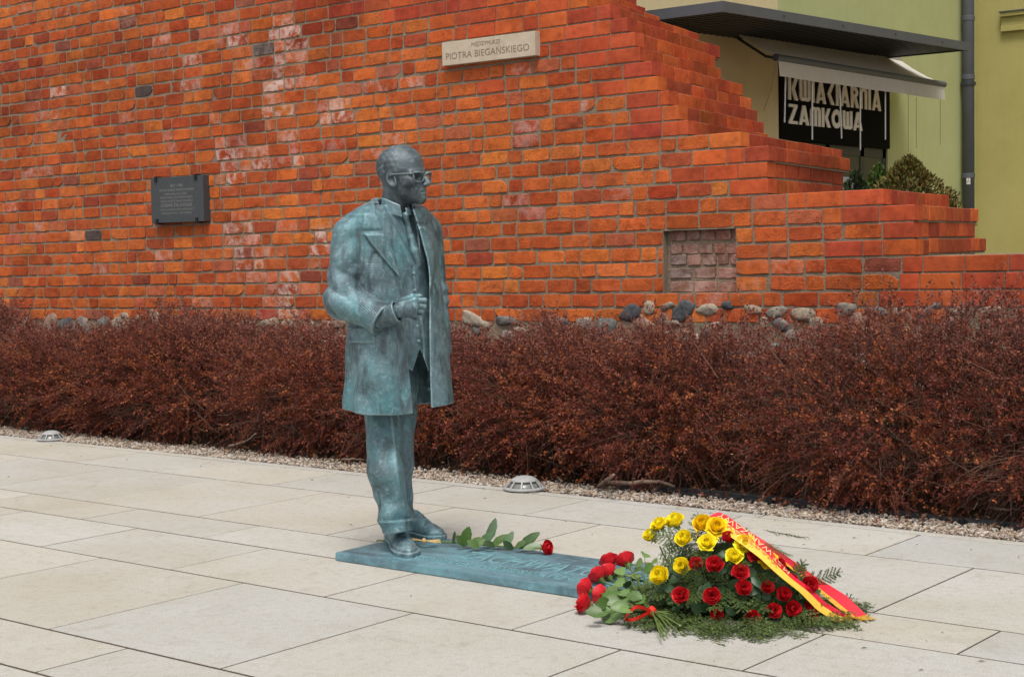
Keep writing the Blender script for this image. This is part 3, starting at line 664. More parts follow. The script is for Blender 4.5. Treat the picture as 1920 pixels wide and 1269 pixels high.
# awning
UA = -6.93
aL0, aR0 = on_u(1362, 55, UF+0.05), on_u(1680, 104, UF+0.05); aL1, aR1 = on_u(1457, 106, UA), on_u(1771, 157, UA)
av0, av1 = (aL0[1]+aL1[1])/2, (aR0[1]+aR1[1])/2; az0 = (aL0[2]+aR0[2])/2; az1L, az1R = aL1[2], aR1[2]
awn = empty('shop_awning', (UF, av0, az1L), label='off-white fabric awning with hanging valance above the shop sign', cat='awning')
AO = np.array([UF, av0, az1L]); Wd = av1-av0
bz = lambda s: (az1R-az1L)*s
m = MB(); nA = 24
vvv = []
for q in range(nA+1):
    s = q/nA
    for t_, sag in ((0, 0), (0.33, 0.02), (0.66, 0.022), (1, 0)):
        x = 0.05+(UA-UF-0.05)*t_; z = (az0-az1L)*(1-t_)+bz(s)*t_-sag+0.006*math.sin(s*30)*t_*(1-t_)
        vvv.append((x, s*Wd, z))
m.add(vvv+[(a, b, c-0.004) for a, b, c in vvv], [(q*4+j, q*4+j+1, q*4+j+5, q*4+j+4) for q in range(nA) for j in range(3)]+[(100+q*4+j+4, 100+q*4+j+5, 100+q*4+j+1, 100+q*4+j) for q in range(nA) for j in range(3)])
m.build('canopy_cloth', M_CANVAS, awn, smooth=True)
xa = UA-UF
MB().tube([(xa, -0.03, -0.012), (xa, Wd+0.03, bz(1)-0.012)], 0.033, 12).build('front_bar', M_ANTH2, awn, smooth=False)
m = MB(); vh = on_u(1457, 115, UA)[2]-on_u(1457, 145, UA)[2]; vvv = []
for q in range(61):
    s = q/60
    for t_ in (0, 0.5, 1): vvv.append((xa+0.012+0.014*t_*math.sin(s*19+1)+0.006*t_*math.sin(s*47), s*Wd, bz(s)-0.035-vh*t_))
m.add(vvv, [(q*3+j, q*3+j+1, q*3+j+4, q*3+j+3) for q in range(60) for j in range(2)]); m.build('valance', M_CANVAS, awn, smooth=True)
MB().tube([(0.06, -0.1, az0-az1L), (0.06, Wd, az0-az1L)], 0.045, 12).build('roller', M_CANVAS, awn, smooth=True)
for s in (0.04, 0.96): MB().tube([(0.08, s*Wd, az0-az1L-0.1), (xa*0.6, s*Wd+0.05, (az0-az1L)*0.3-0.06), (xa, s*Wd, bz(s)-0.02)], 0.014, 6).build('folding_arm', M_ANTH, awn)
# rods and wires hanging below the awning
def hang(x, y0, y1, u_, mat, rad, name, label, cat, group, lean=0.0):
    a, b = on_u(x, y0, u_), on_u(x+lean, y1, u_)
    o_ = MB().tube([a-b, (0, 0, 0)], rad, 6).build(name, mat, None, loc=tuple(b)); tag(o_, label, cat, group)
for x, y0, y1, ln in ((1473, 140, 230, -2), (1523, 148, 262, 0), (1574, 158, 260, 4), (1613, 165, 282, 0), (1660, 172, 262, 0)):
    pos_ = {1473: 'thin white rod hanging at the left edge of the sign', 1523: 'thin white rod hanging in front of the letter M', 1574: 'thin white rod hanging in front of the letter O', 1613: 'longest white rod hanging at the end of the lower word', 1660: 'thin white rod hanging at the right edge of the sign'}[x]
    hang(x, y0, y1, UA-0.05, M_ROD, 0.007, 'hanging_rod', pos_, 'rod', 'rods hanging under the awning', ln)
for x, y0, y1, l_ in ((1703, 176, 286, 'left of three thin wires hanging right of the sign'), (1718, 184, 278, 'middle of three thin wires hanging right of the sign'), (1763, 188, 272, 'right of three thin wires hanging right of the sign')):
    hang(x, y0, y1, UA, M_WIRE, 0.0028, 'hanging_wire', l_, 'wire', 'wires hanging under the awning')
a = on_u(1455, 115, UA); b = on_u(1432, 208, UF+0.05)
mid = (a+b)/2+np.array([0, 0.03, -0.02]); MB().tube([a-b, mid-b, (0, 0, 0)], 0.003, 5).build('loose_cord', M_WIRE, None, loc=tuple(b), label='loose thin cord from the awning corner to the tan wall', cat='cord')
# drainpipe
pt, pb = on_u(1815, -60, UF+0.09), on_u(1825, 395, UF+0.09)
dp = empty('drainpipe', (UF+0.09, pt[1], 0), label='dark grey drainpipe running down the inner corner of the house', cat='drainpipe')
pr = 11.3*px(pt)[2]/F_PX
MB().tube([(0, 0, 0.1), (0, 0, 9)], pr, 16).build('pipe', M_ANTH2, dp, smooth=True)
for y in (36, 146, 330): 
    z = on_u(1818, y, UF+0.09)[2]; MB().lathe([(pr, -0.03), (pr+0.006, -0.025), (pr+0.006, 0.025), (pr, 0.03)], (0, 0, z), 16).build('joint_ring', M_ANTH2, dp)
z = on_u(1818, 158, UF+0.09)[2]; m = MB().lathe([(pr, -0.02), (pr+0.016, -0.02), (pr+0.016, 0.02), (pr, 0.02)], (0, 0, z), 16); m.box(-0.02, 0.02, pr, pr+0.06, z-0.015, z+0.015); m.build('bracket', M_ANTH, dp)
z = on_u(1822, 340, UF+0.09)[2]
ca = math.atan2(-pt[1], -(UF+0.09)); m = MB(); s_ = 0.032
vv_ = []
for q in range(5):
    aa = ca-0.30+0.6*q/4
    for zz in (-0.04, 0.04): vv_.append(((pr+0.0015)*math.cos(aa), (pr+0.0015)*math.sin(aa), z+zz))
m.add(vv_, [(2*q, 2*q+2, 2*q+3, 2*q+1) for q in range(4)]); stk = m.build('sticker', plain('sticker_white', (0.65, 0.65, 0.62), 0.6), dp)
m = MB()
for (a0, a1, z0_, z1_) in ((-0.08, 0.06, 0.016, 0.026), (-0.16, -0.02, -0.008, 0.002), (0.04, 0.18, -0.012, -0.002), (-0.18, -0.1, -0.03, -0.012), (0.06, 0.14, -0.034, -0.02)):
    vv_ = [((pr+0.003)*math.cos(ca+q), (pr+0.003)*math.sin(ca+q), z+zz) for q, zz in ((a0, z0_), (a1, z0_), (a1, z1_), (a0, z1_))]; m.add(vv_, [(0, 1, 2, 3)])
m.build('sticker_print', M_SIGN, dp)
# raised terrace behind the wall
MB().box(UF+0.02, 0.6, VW+1.7, VP-0.01, 0.0, 0.98).build('terrace', M_MORTAR, None, kind='structure')
# thujas on the terrace
def thuja(base, h, rad, n, seed, cols, label):
    r = np.random.default_rng(seed); root = empty('thuja_shrub', tuple(base), label=label, cat='shrub', group='thuja shrubs behind the wall')
    MB().tube([(0, 0, 0), (0, 0, h*0.85)], [0.03, 0.008], 6).build('trunk', plain('thuja_bark', (0.10, 0.07, 0.05), 0.9), root)
    zz = r.beta(1.1, 1.3, n)*h; ww = rad*np.minimum(1, 1.9*(1-zz/h)**0.75)*(0.45+0.55*np.sqrt(r.random(n))); th = r.uniform(0, 6.28, n)
    lump = 1+0.22*np.sin(th*3+zz*9)+0.15*np.sin(th*5-zz*14); ww = ww*lump
    c = np.stack([ww*np.cos(th), ww*np.sin(th), zz], 1)
    d = np.stack([np.cos(th)*0.6, np.sin(th)*0.6, np.full(n, 0.9)], 1)+r.normal(0, 0.35, (n, 3)); d /= np.linalg.norm(d, axis=1)[:, None]
    sd = np.cross(d, r.normal(0, 1, (n, 3))); sd /= np.linalg.norm(sd, axis=1)[:, None]
    L = r.uniform(0.02, 0.05, n)[:, None]; w = L*0.24
    P_ = np.stack([c-d*L*0.5, c+sd*w, c+d*L*0.7, c-sd*w], 1).reshape(-1, 3)
    me = mesh_np('foliage', P_, np.arange(4*n).reshape(-1, 4), M_LEAF)
    cc = np.array(cols)[r.integers(len(cols), size=n)]*r.uniform(0.6, 1.25, (n, 1)); set_attr(me, 'col', np.repeat(cc, 4, 0)); link('foliage', me, root)
t = mat_attr('leaf', 0.6, 0.25, 150, 0.3); M_LEAF = t.m
def thb(x, v_): p_ = on_v(x, 300, v_); return (p_[0], v_, 0.98)
def th_h(x, y, v_): return on_v(x, y, v_)[2]-0.98
thuja(thb(1705, 11.6), th_h(1700, 292, 11.6), 0.40, 9000, 1, [(0.17, 0.135, 0.030), (0.13, 0.12, 0.026), (0.20, 0.125, 0.04), (0.10, 0.105, 0.022)], 'broad brownish thuja right of the shop door behind the wall')
thuja(thb(1648, 12.3), th_h(1645, 308, 12.3), 0.24, 4500, 2, [(0.11, 0.18, 0.03), (0.08, 0.13, 0.026)], 'bright green thuja in the middle behind the wall')
thuja(thb(1605, 12.0), th_h(1600, 318, 12.0), 0.22, 3500, 3, [(0.04, 0.06, 0.02), (0.05, 0.07, 0.025)], 'dark green thuja half hidden left of the shop door')
# ------------------------------------------------------------------ barberry hedge
hedge = empty('barberry_hedge', (-7, 8.3, 0), label='dense brownish red barberry hedge in front of the brick wall', cat='hedge')
HE = np.array([-7, 8.3, 0.0])
_dips = [(120, 0.9), (205, 0.8), (560, 0.75), (1060, 0.6), (1200, 0.75)]
_du = [(on_v(x, 620, 8.8)[0], w) for x, w in _dips]
def hedge_top(u):
    t_ = 0.84+0.075*np.sin(u*1.9+1)+0.05*np.sin(u*4.7)+0.03*np.sin(u*11.7+2)+0.15*np.clip((u+6.0)/2.0, 0, 1)
    for q, w in _du: t_ = t_-0.11*w*np.exp(-((u-q)/0.42)**2)
    return t_
def hedge_sprays(n):
    cs = np.arange(-14.0, -1.2, 1.12); cs = cs+np.random.default_rng(4).normal(0, 0.16, len(cs)); which = rng.integers(len(cs), size=n); du = np.clip(rng.normal(0, 0.38, n), -0.84, 0.84); u = cs[which]+du
    dome = 0.50+0.50*np.sqrt(np.clip(1-(du/0.88)**2, 0, 1)); dome *= (1+np.random.default_rng(5).normal(0, 0.05, len(cs)))[which]
    th = rng.uniform(-0.85, 2.2, n)                 # 0 = straight to the front, pi/2 = up
    R = rng.uniform(0.30, 0.93, n)**0.7
    lump = dome*1.06+0.06*np.sin(u*3.1+th*1.7+0.8*np.sin(u*1.3))+0.08*np.sin(u*8+th*5+1)+0.05*np.sin(u*17-th*9)
    cz = 0.36; top = hedge_top(u)
    rv, rz = 0.76*lump, np.where(th > 0, (top-cz), 0.42)*lump
    c = np.stack([u, 8.35-np.cos(th)*rv*R, cz+np.sin(th)*rz*R], 1)
    d = np.stack([rng.normal(0, 0.35, n)+1.1*du, -np.cos(th)*0.8+rng.normal(0, 0.3, n), np.sin(th)*0.75+0.12+rng.normal(0, 0.35, n)], 1)
    d /= np.linalg.norm(d, axis=1)[:, None]
    L = rng.uniform(0.10, 0.30, n)*np.where(rng.random(n) < 0.10, 1.6, 1)*np.where((th > 0.9), 0.8, 1)
    return c, d, L, th
NS, NLV = 24000, 31
c, d, L, th = hedge_sprays(NS)
hole = np.sin(c[:, 0]*9.1+2*np.sin(c[:, 2]*7))*np.sin(c[:, 2]*13+c[:, 0]*3.3+1)+0.6*np.sin(c[:, 0]*23+c[:, 2]*17)*np.sin(c[:, 2]*29-c[:, 0]*11)
thr = -0.70+0.30*np.clip(1-c[:, 2]/0.55, 0, 1)**1.5*np.clip(1.3-th, 0, 1)
keep = (c[:, 2] > 0.015) & (c[:, 1] < 9.0) & (hole > thr); c, d, L, th = c[keep], d[keep], L[keep], th[keep]; n = len(c)
droop = rng.uniform(-0.05, 0.35, n)
def spray_pt(i, s):
    p = c[i]+d[i]*(L[i]*s)[:, None]; p[:, 2] -= droop[i]*L[i]*s**2; return p
def mat_hleaf():
    t = NT('barberry_leaf', 0.7, 0.15); a = t.attr('col'); t.col(a.outputs['Color'])
    tr = t.n('ShaderNodeBsdfTranslucent'); t.l(a.outputs['Color'], tr.inputs['Color'])
    mx = t.n('ShaderNodeMixShader'); mx.inputs[0].default_value = 0.2; t.l(t.b.outputs[0], mx.inputs[1]); t.l(tr.outputs[0], mx.inputs[2]); t.l(mx.outputs[0], t.out.inputs['Surface'])
    return t.m
M_HLEAF = mat_hleaf()
# leaves in small tufts along each spray
idx = np.repeat(np.arange(n), NLV); s = rng.uniform(0.12, 1.05, len(idx)); s = np.round(s*12)/12+rng.normal(0, 0.012, len(idx))
P0 = spray_pt(idx, s)+rng.normal(0, 0.006, (len(idx), 3)); m_ = len(idx)
ld = d[idx]*0.5+rng.normal(0, 0.75, (m_, 3)); ld[:, 2] += 0.15; ld /= np.linalg.norm(ld, axis=1)[:, None]
sd = np.cross(ld, rng.normal(0, 1, (m_, 3))); sd /= np.linalg.norm(sd, axis=1)[:, None]
ll = rng.uniform(0.010, 0.024, m_)[:, None]; lw = ll*rng.uniform(0.22, 0.36, m_)[:, None]
ok = (P0[:, 2] > 0.0) & (P0[:, 1] < 9.07); P0, ld, sd, ll, lw, idl = P0[ok], ld[ok], sd[ok], ll[ok], lw[ok], idx[ok]; m_ = len(P0)
LV = np.stack([P0, P0+ld*ll*0.55+sd*lw, P0+ld*ll, P0+ld*ll*0.55-sd*lw], 1)
pal = np.array([(0.150, 0.042, 0.022), (0.115, 0.034, 0.022), (0.215, 0.068, 0.024), (0.085, 0.027, 0.020), (0.145, 0.055, 0.036), (0.26, 0.095, 0.034)])
_cl = np.sin(c[:, 0]*5.3+c[:, 2]*4)+np.sin(c[:, 0]*12+c[:, 2]*9+2)+rng.normal(0, 0.7, n)
sc = np.where(_cl[:, None] > 0.3, pal[rng.choice(6, n, p=[.25, .08, .32, .03, .14, .18])], pal[rng.choice(6, n, p=[.25, .32, .10, .20, .11, .02])])*np.array([1.22, 1.05, 1.15])                     # each spray has its own tone
upper = np.clip((th-0.5)/1.2, 0, 1)[:, None]
sc = sc*(1-0.55*upper)+np.array((0.27, 0.122, 0.100))*0.55*upper                # paler mauve tone towards the top
# hollows between the shoots, mostly low on the front
ncv = 75; cu = rng.uniform(-13.3, -1.9, ncv); cz_ = rng.beta(1.1, 1.9, ncv)*0.62; cr_ = rng.uniform(0.03, 0.09, ncv)*np.where(cz_ < 0.25, 1.3, 0.9)
o_ = np.argsort(P0[:, 0]); inside = np.zeros(m_, bool)
for a_, b_, r_ in zip(cu, cz_, cr_):
    i0, i1 = np.searchsorted(P0[o_, 0], [a_-r_*1.5, a_+r_*1.5]); q_ = o_[i0:i1]
    inside[q_] |= ((P0[q_, 0]-a_)/(1.4*r_))**2+((P0[q_, 2]-b_)/r_)**2+np.clip((P0[q_, 1]-8.1)/0.25, 0, 9)**2 < 1
P0, ld, sd, ll, lw, idl, LV = P0[~inside], ld[~inside], sd[~inside], ll[~inside], lw[~inside], idl[~inside], LV[~inside]; m_ = len(P0)
lc = sc[idl]*rng.uniform(0.6, 1.4, (m_, 1))
# old inner foliage that closes the hedge
ni = 150000
Pi = np.stack([rng.uniform(-13.6, -1.7, ni), rng.uniform(7.95, 8.95, ni), rng.beta(1.1, 1.2, ni)], 1); Pi[:, 2] = Pi[:, 2]*(hedge_top(Pi[:, 0])-0.20)
Pi = Pi[(Pi[:, 1]-7.85) > 0.25*np.abs(Pi[:, 2]/0.4-1)**2*0.5]; ni = len(Pi)
di = rng.normal(0, 1, (ni, 3)); di /= np.linalg.norm(di, axis=1)[:, None]; si = np.cross(di, rng.normal(0, 1, (ni, 3))); si /= np.linalg.norm(si, axis=1)[:, None]
li = rng.uniform(0.014, 0.028, ni)[:, None]; wi = li*0.36
LV = np.concatenate([LV, np.stack([Pi, Pi+di*li*0.5+si*wi, Pi+di*li, Pi+di*li*0.5-si*wi], 1)]); lc = np.concatenate([lc, pal[rng.choice(6, ni, p=[.3, .3, .05, .25, .1, 0])]*rng.uniform(0.6, 1.2, (ni, 1))]); m_ = len(LV)
me = mesh_np('leaves', (LV-HE).reshape(-1, 3), np.arange(4*m_).reshape(-1, 4), M_HLEAF)
set_attr(me, 'col', np.repeat(lc, 4, 0)); link('leaves', me, hedge, kind='stuff')
# twigs: every spray has its own stalk (three-sided), plus long bare shoots and stems from the soil
M_TWIG = plain('twig_bark', (0.13, 0.066, 0.048), 0.85, 0.2, var=0.35, scale=12)
M_PALE = plain('grey_bark', (0.21, 0.15, 0.115), 0.85, 0.2, var=0.3, scale=25, bump=0.002)
def twig_mesh(P, rad):
    """P (n,k,3) -> three-sided tubes"""
    n_, k_ = P.shape[:2]; t_ = P[:, -1]-P[:, 0]; t_ /= np.linalg.norm(t_, axis=1)[:, None]+1e-9
    a = np.cross(t_, rng.normal(0, 1, (n_, 3))); a /= np.linalg.norm(a, axis=1)[:, None]; b = np.cross(t_, a)
    ang = [0, 2.094, 4.189]; rr = np.asarray(rad)[:, None]*np.linspace(1, 0.35, k_)[None]
    V_ = np.stack([P+rr[..., None]*(math.cos(q)*a+math.sin(q)*b)[:, None] for q in ang], 2)      # n,k,3,3
    base = (np.arange(n_)*k_*3)[:, None, None]; kk = (np.arange(k_-1)*3)[None, :, None]; j = np.arange(3)[None, None]
    i0 = base+kk+j; i1 = base+kk+(j+1) % 3
    F_ = np.stack([i0, i0+3, i1+3, i1], -1).reshape(-1, 4)
    return V_.reshape(-1, 3), F_
ii = np.arange(n); P = np.stack([spray_pt(ii, np.full(n, q)) for q in (-0.5, 0.0, 0.5, 1.05)], 1)
V1, F1 = twig_mesh(P, rng.uniform(0.0011, 0.0022, n))
link('twigs', mesh_np('twigs', V1-HE, F1, M_TWIG), hedge, kind='stuff')
nb = 900
ub = rng.uniform(-13.5, -1.7, nb); v0 = rng.uniform(7.85, 8.9, nb)
P = np.stack([np.stack([ub+rng.normal(0, 0.12, nb)*q, v0-(0.25*rng.random(nb))*q, 0.0+q*hedge_top(ub)*rng.uniform(0.7, 1.05, nb)], 1) for q in (0, 0.35, 0.7, 1.0)], 1)
V1, F1 = twig_mesh(P, rng.uniform(0.003, 0.008, nb)); link('stems', mesh_np('stems', V1-HE, F1, M_TWIG), hedge, kind='stuff')
nb = 420                                                                        # thin bare shoots sticking out of the front
ub = rng.uniform(-13.0, -1.8, nb); z0 = rng.uniform(0.04, 0.5, nb); dirs = np.stack([rng.normal(0, 0.6, nb), rng.uniform(-0.5, 0.0, nb), rng.uniform(-0.1, 0.8, nb)], 1); Lb = rng.uniform(0.12, 0.38, nb)[:, None]
B0 = np.stack([ub, rng.uniform(7.70, 7.85, nb), z0], 1)
P = np.stack([B0, B0+dirs*Lb*0.5+rng.normal(0, 0.012, (nb, 3)), B0+dirs*Lb+rng.normal(0, 0.02, (nb, 3))], 1)
P[:, :, 2] = np.maximum(P[:, :, 2], 0.01)
V1, F1 = twig_mesh(P, rng.uniform(0.001, 0.0024, nb)); link('bare_shoots', mesh_np('bare_shoots', V1-HE, F1, M_PALE), hedge, kind='stuff')
# bare crooked branches lying at the foot of the hedge
def branch(pts, rad, label):
    pts = [np.array(p) for p in pts]; o_ = pts[0]
    fine = []
    for a, b in zip(pts[:-1], pts[1:]):
        for q in range(5): fine.append(a+(b-a)*q/5+rng.normal(0, 0.002, 3))
    fine.append(pts[-1]); rr = np.linspace(rad, rad*0.55, len(fine))
    MB().tube([p-o_ for p in fine], rr, 7).build('fallen_branch', M_PALE, None, smooth=True, loc=tuple(o_), label=label, cat='branch', group='bare branches at the foot of the hedge')
G = lambda x, y, z: ground(x, y, z)
branch([G(1130, 905, 0.03), G(1175, 906, 0.05), G(1212, 903, 0.07), G(1240, 903, 0.06), G(1265, 912, 0.03)], 0.016, 'long pale crooked branch on the gravel right of the round lamp')
branch([G(1123, 912, 0.01), G(1135, 902, 0.06), G(1150, 890, 0.16)], 0.016, 'short pale stem rising from the gravel right of the round lamp')
branch([G(428, 838, 0.02), G(440, 834, 0.09), G(465, 826, 0.08), G(480, 812, 0.14)], 0.011, 'pale forked branch at the foot of the hedge left of the statue')
branch([G(640, 862, 0.02), G(660, 860, 0.04), G(686, 862, 0.02)], 0.010, 'small bare branch on the gravel beside the statue legs')
branch([G(1855, 952, 0.03), G(1880, 955, 0.05), G(1925, 955, 0.03)], 0.009, 'thin bare branch under the hedge at the right edge')
# fallen dead leaves on the gravel
nl = 380
cL = np.stack([rng.uniform(-12, -1.8, nl), 7.36+rng.beta(2, 1.4, nl)*0.5, rng.uniform(0.006, 0.02, nl)], 1)
dl = rng.normal(0, 1, (nl, 3)); dl[:, 2] *= 0.3; dl /= np.linalg.norm(dl, axis=1)[:, None]; sl = np.cross(dl, np.array([0, 0, 1.0])+rng.normal(0, 0.3, (nl, 3))); sl /= np.linalg.norm(sl, axis=1)[:, None]
sz = rng.uniform(0.008, 0.024, nl)[:, None]
LV = np.stack([cL-dl*sz, cL+sl*sz*0.6+np.array([0, 0, 0.004]), cL+dl*sz, cL-sl*sz*0.6+np.array([0, 0, 0.004])], 1)
me = mesh_np('leaf_litter', LV.reshape(-1, 3), np.arange(4*nl).reshape(-1, 4), M_LEAF); set_attr(me, 'col', np.repeat(np.array([(0.24, 0.12, 0.055), (0.16, 0.08, 0.045), (0.30, 0.17, 0.09)])[rng.integers(3, size=nl)], 4, 0))
link('leaf_litter', me, label='dry brown fallen leaves scattered over the gravel', cat='leaf litter', kind='stuff')
# ------------------------------------------------------------------ round ground lamps
M_ALU = plain('cast_aluminium', (0.33, 0.33, 0.325), 0.5, 0.4, var=0.12, scale=40)
M_LAMPG = plain('lamp_glass', (0.16, 0.165, 0.16), 0.25, 0.5, var=0.2, scale=30)
def lamp(x, y, rad, label):
    p = ground(x, y, 0.02); k = rad
    root = empty('ground_lamp', (p[0], p[1], -0.01), label=label, cat='lamp', group='round ground lamps along the gravel')
    MB().lathe([(0.85*k, -0.02), (0.88*k, 0.0), (0.88*k, 0.13*k), (0.0, 0.13*k)], n=32).build('base', M_PLASTIC, root)
    MB().lathe([(0.86*k, 0.131*k), (1.0*k, 0.14*k), (1.0*k, 0.20*k), (0.90*k, 0.25*k), (0.84*k, 0.25*k), (0.84*k, 0.14*k)], n=40).build('rim', M_ALU, root, smooth=False)
    MB().lathe([(0.80*k, 0.14*k), (0.78*k, 0.24*k), (0.54*k, 0.55*k), (0.0, 0.56*k)], n=32).build('lens', M_LAMPG, root, smooth=True)
    MB().lathe([(0.0, 0.50*k), (0.60*k, 0.50*k), (0.66*k, 0.52*k), (0.66*k, 0.56*k), (0.55*k, 0.64*k), (0.38*k, 0.725*k), (0.18*k, 0.765*k), (0.0, 0.775*k)], n=40).build('cap', M_ALU, root, smooth=True)
    for q in range(10):
        a = 2*math.pi*q/10+0.2; ca, sa = math.cos(a), math.sin(a); m = MB(); w = 0.035*k
        pr_ = [(0.90*k, 0.20*k), (0.93*k, 0.25*k), (0.66*k, 0.555*k), (0.60*k, 0.53*k)]
        m.prism(pr_, lambda p_: (p_[0]*ca-w*sa, p_[0]*sa+w*ca, p_[1]), lambda p_: (p_[0]*ca+w*sa, p_[0]*sa-w*ca, p_[1])); m.build('rib', M_ALU, root)
lamp(983, 912, 40*px(ground(983, 912))[2]/F_PX*0.97, 'grey domed ground lamp in the gravel right of the statue')
lamp(96, 820, 27*px(ground(96, 820))[2]/F_PX*0.97, 'grey domed ground lamp in the gravel at the left edge')

# grit and twig crumbs on the slabs
ng = 150
gx = np.stack([rng.uniform(-10.5, -1.9, ng), 7.28-rng.exponential(0.5, ng), np.full(ng, 0.004)], 1); gx = gx[gx[:, 1] > 3.4]
wr_ = ground(1400, 1150); more_ = np.stack([rng.normal(wr_[0], 0.5, 46), rng.normal(wr_[1]-0.05, 0.3, 46), np.full(46, 0.004)], 1); gx = np.concatenate([gx, more_]); ng = len(gx)
da = rng.uniform(0, 6.28, ng); dd_ = np.stack([np.cos(da), np.sin(da), np.zeros(ng)], 1); ss_ = np.stack([-np.sin(da), np.cos(da), np.zeros(ng)], 1); lg = rng.uniform(0.004, 0.016, ng)[:, None]; wg = rng.uniform(0.0015, 0.004, ng)[:, None]; upz = np.array([0, 0, 0.003])
LVg = np.stack([gx-dd_*lg, gx+ss_*wg+upz, gx+dd_*lg, gx-ss_*wg+upz], 1)
me = mesh_np('paving_litter', LVg.reshape(-1, 3), np.arange(4*ng).reshape(-1, 4), M_LEAF); set_attr(me, 'col', np.repeat(np.array([(0.20, 0.11, 0.06), (0.10, 0.07, 0.05), (0.09, 0.10, 0.04), (0.30, 0.25, 0.19)])[rng.integers(4, size=ng)], 4, 0))
link('paving_litter', me, label='scattered crumbs of twigs and leaves on the paving', cat='litter', kind='stuff')
# ------------------------------------------------------------------ bronze statue (sculpted as distance fields, one mesh per part)
PLATE_Z = 0.04
ST = ground(768, 1026, PLATE_Z)                                       # point between the shoes
_dh = np.array([ST[0], ST[1], 0.0]); D0 = np.linalg.norm(_dh); DH = _dh/D0; RH = np.array([DH[1], -DH[0], 0.0])
def S(x, y, dd=0.0):
    """photo pixel at a given distance behind the statue's centre -> local (r, d, z)"""
    q = ray(x, y); q = q*((D0+dd)/(q@DH)); p = CAM+q-np.array([ST[0], ST[1], 0]); return np.array([p@RH, p@DH, p[2]])
def zpy(y): return S(750, y)[2]
def rpx(x): return S(x, 600)[0]
def to_world(v): return v[:, :1]*RH+v[:, 1:2]*DH+np.array([[0, 0, 1.0]])*v[:, 2:3]+np.array([0, 0, -PLATE_Z])
def surface_nets(f, lo, hs):
    nx, ny, nz = f.shape; sgn = f < 0
    c = [(i, j, k) for i in (0, 1) for j in (0, 1) for k in (0, 1)]
    sl = lambda A_, q: A_[q[0]:nx-1+q[0], q[1]:ny-1+q[1], q[2]:nz-1+q[2]]
    cnt = sum(sl(sgn, q).astype(np.int8) for q in c); act = (cnt > 0) & (cnt < 8)
    ids = np.full(act.shape, -1, np.int64); I, J, K = np.nonzero(act); ids[I, J, K] = np.arange(len(I))
    acc = np.zeros((len(I), 3)); w = np.zeros(len(I))
    vals = {q: f[I+q[0], J+q[1], K+q[2]].astype(float) for q in c}
    for a in c:
        for ax in range(3):
            if a[ax] == 0:
                b = list(a); b[ax] = 1; b = tuple(b); fa, fb_ = vals[a], vals[b]; m = (fa < 0) != (fb_ < 0)
                t_ = np.where(m, fa/np.where(m, fa-fb_, 1), 0); p = np.tile(np.array(a, float), (len(I), 1)); p[:, ax] += t_
                acc += p*m[:, None]; w += m
    V_ = (np.stack([I, J, K], 1)+acc/w[:, None])*hs+np.array(lo)
    faces = []
    for ax in range(3):
        o1, o2 = [(1, 2), (2, 0), (0, 1)][ax]
        a = [slice(1, -1)]*3; a[ax] = slice(0, -1); a1 = list(a); a1[ax] = slice(1, None)
        s0, s1 = sgn[tuple(a)], sgn[tuple(a1)]
        m = s0 != s1; q = np.argwhere(m)
        off = np.ones(3, int); off[ax] = 0; q = q+off
        def cell(d1, d2):
            r_ = q.copy(); r_[:, o1] -= d1; r_[:, o2] -= d2; return ids[r_[:, 0], r_[:, 1], r_[:, 2]]
        Q = np.stack([cell(1, 1), cell(0, 1), cell(0, 0), cell(1, 0)], 1)
        flip = ~s0[m]; Q[flip] = Q[flip][:, ::-1]; faces.append(Q)
    Fq = np.concatenate(faces); return V_, Fq[(Fq >= 0).all(1)]
def sdf_mesh(name, fn, lo, hi, hs, mat, relax=1):
    lo = np.array(lo, float); hi = np.array(hi, float); n = np.ceil((hi-lo)/hs).astype(int)+1
    ax = [np.arange(n[i], dtype=np.float32)*hs+lo[i] for i in range(3)]
    X, Y, Zz = np.meshgrid(*ax, indexing='ij', sparse=False)
    f = fn(X.astype(np.float32), Y.astype(np.float32), Zz.astype(np.float32)).astype(np.float32)
    f[0], f[-1], f[:, 0], f[:, -1], f[:, :, 0], f[:, :, -1] = (1.0,)*6
    V_, Fq = surface_nets(f, lo, hs)
    for _ in range(relax):                                            # light smoothing of the grid steps
        a = np.zeros_like(V_); c_ = np.zeros(len(V_))
        for i in range(4):
            np.add.at(a, Fq[:, i], V_[Fq[:, (i+1) % 4]]); np.add.at(c_, Fq[:, i], 1)
        V_ = V_*0.5+0.5*a/np.maximum(c_, 1)[:, None]
    return V_, Fq
def smin(a, b, k):
    h = np.clip(0.5+0.5*(b-a)/k, 0, 1); return b+(a-b)*h-k*h*(1-h)
def smax(a, b, k): return -smin(-a, -b, k)
def cone(X, Y, Z, a, b, ra, rb):
    a, b = np.asarray(a, np.float32), np.asarray(b, np.float32); ab = b-a; L2 = float(ab@ab)
    t_ = np.clip(((X-a[0])*ab[0]+(Y-a[1])*ab[1]+(Z-a[2])*ab[2])/L2, 0, 1)
    return np.sqrt((X-a[0]-t_*ab[0])**2+(Y-a[1]-t_*ab[1])**2+(Z-a[2]-t_*ab[2])**2)-(ra+(rb-ra)*t_)
def ellip(x, y, z, c, R):
    k = np.sqrt(((x-c[0])/R[0])**2+((y-c[1])/R[1])**2+((z-c[2])/R[2])**2); return (k-1)*min(R)
def ball(X, Y, Z, c, r): return np.sqrt((X-c[0])**2+(Y-c[1])**2+(Z-c[2])**2)-r
def sstep(a, b, x): t_ = np.clip((x-a)/(b-a), 0, 1); return t_*t_*(3-2*t_)

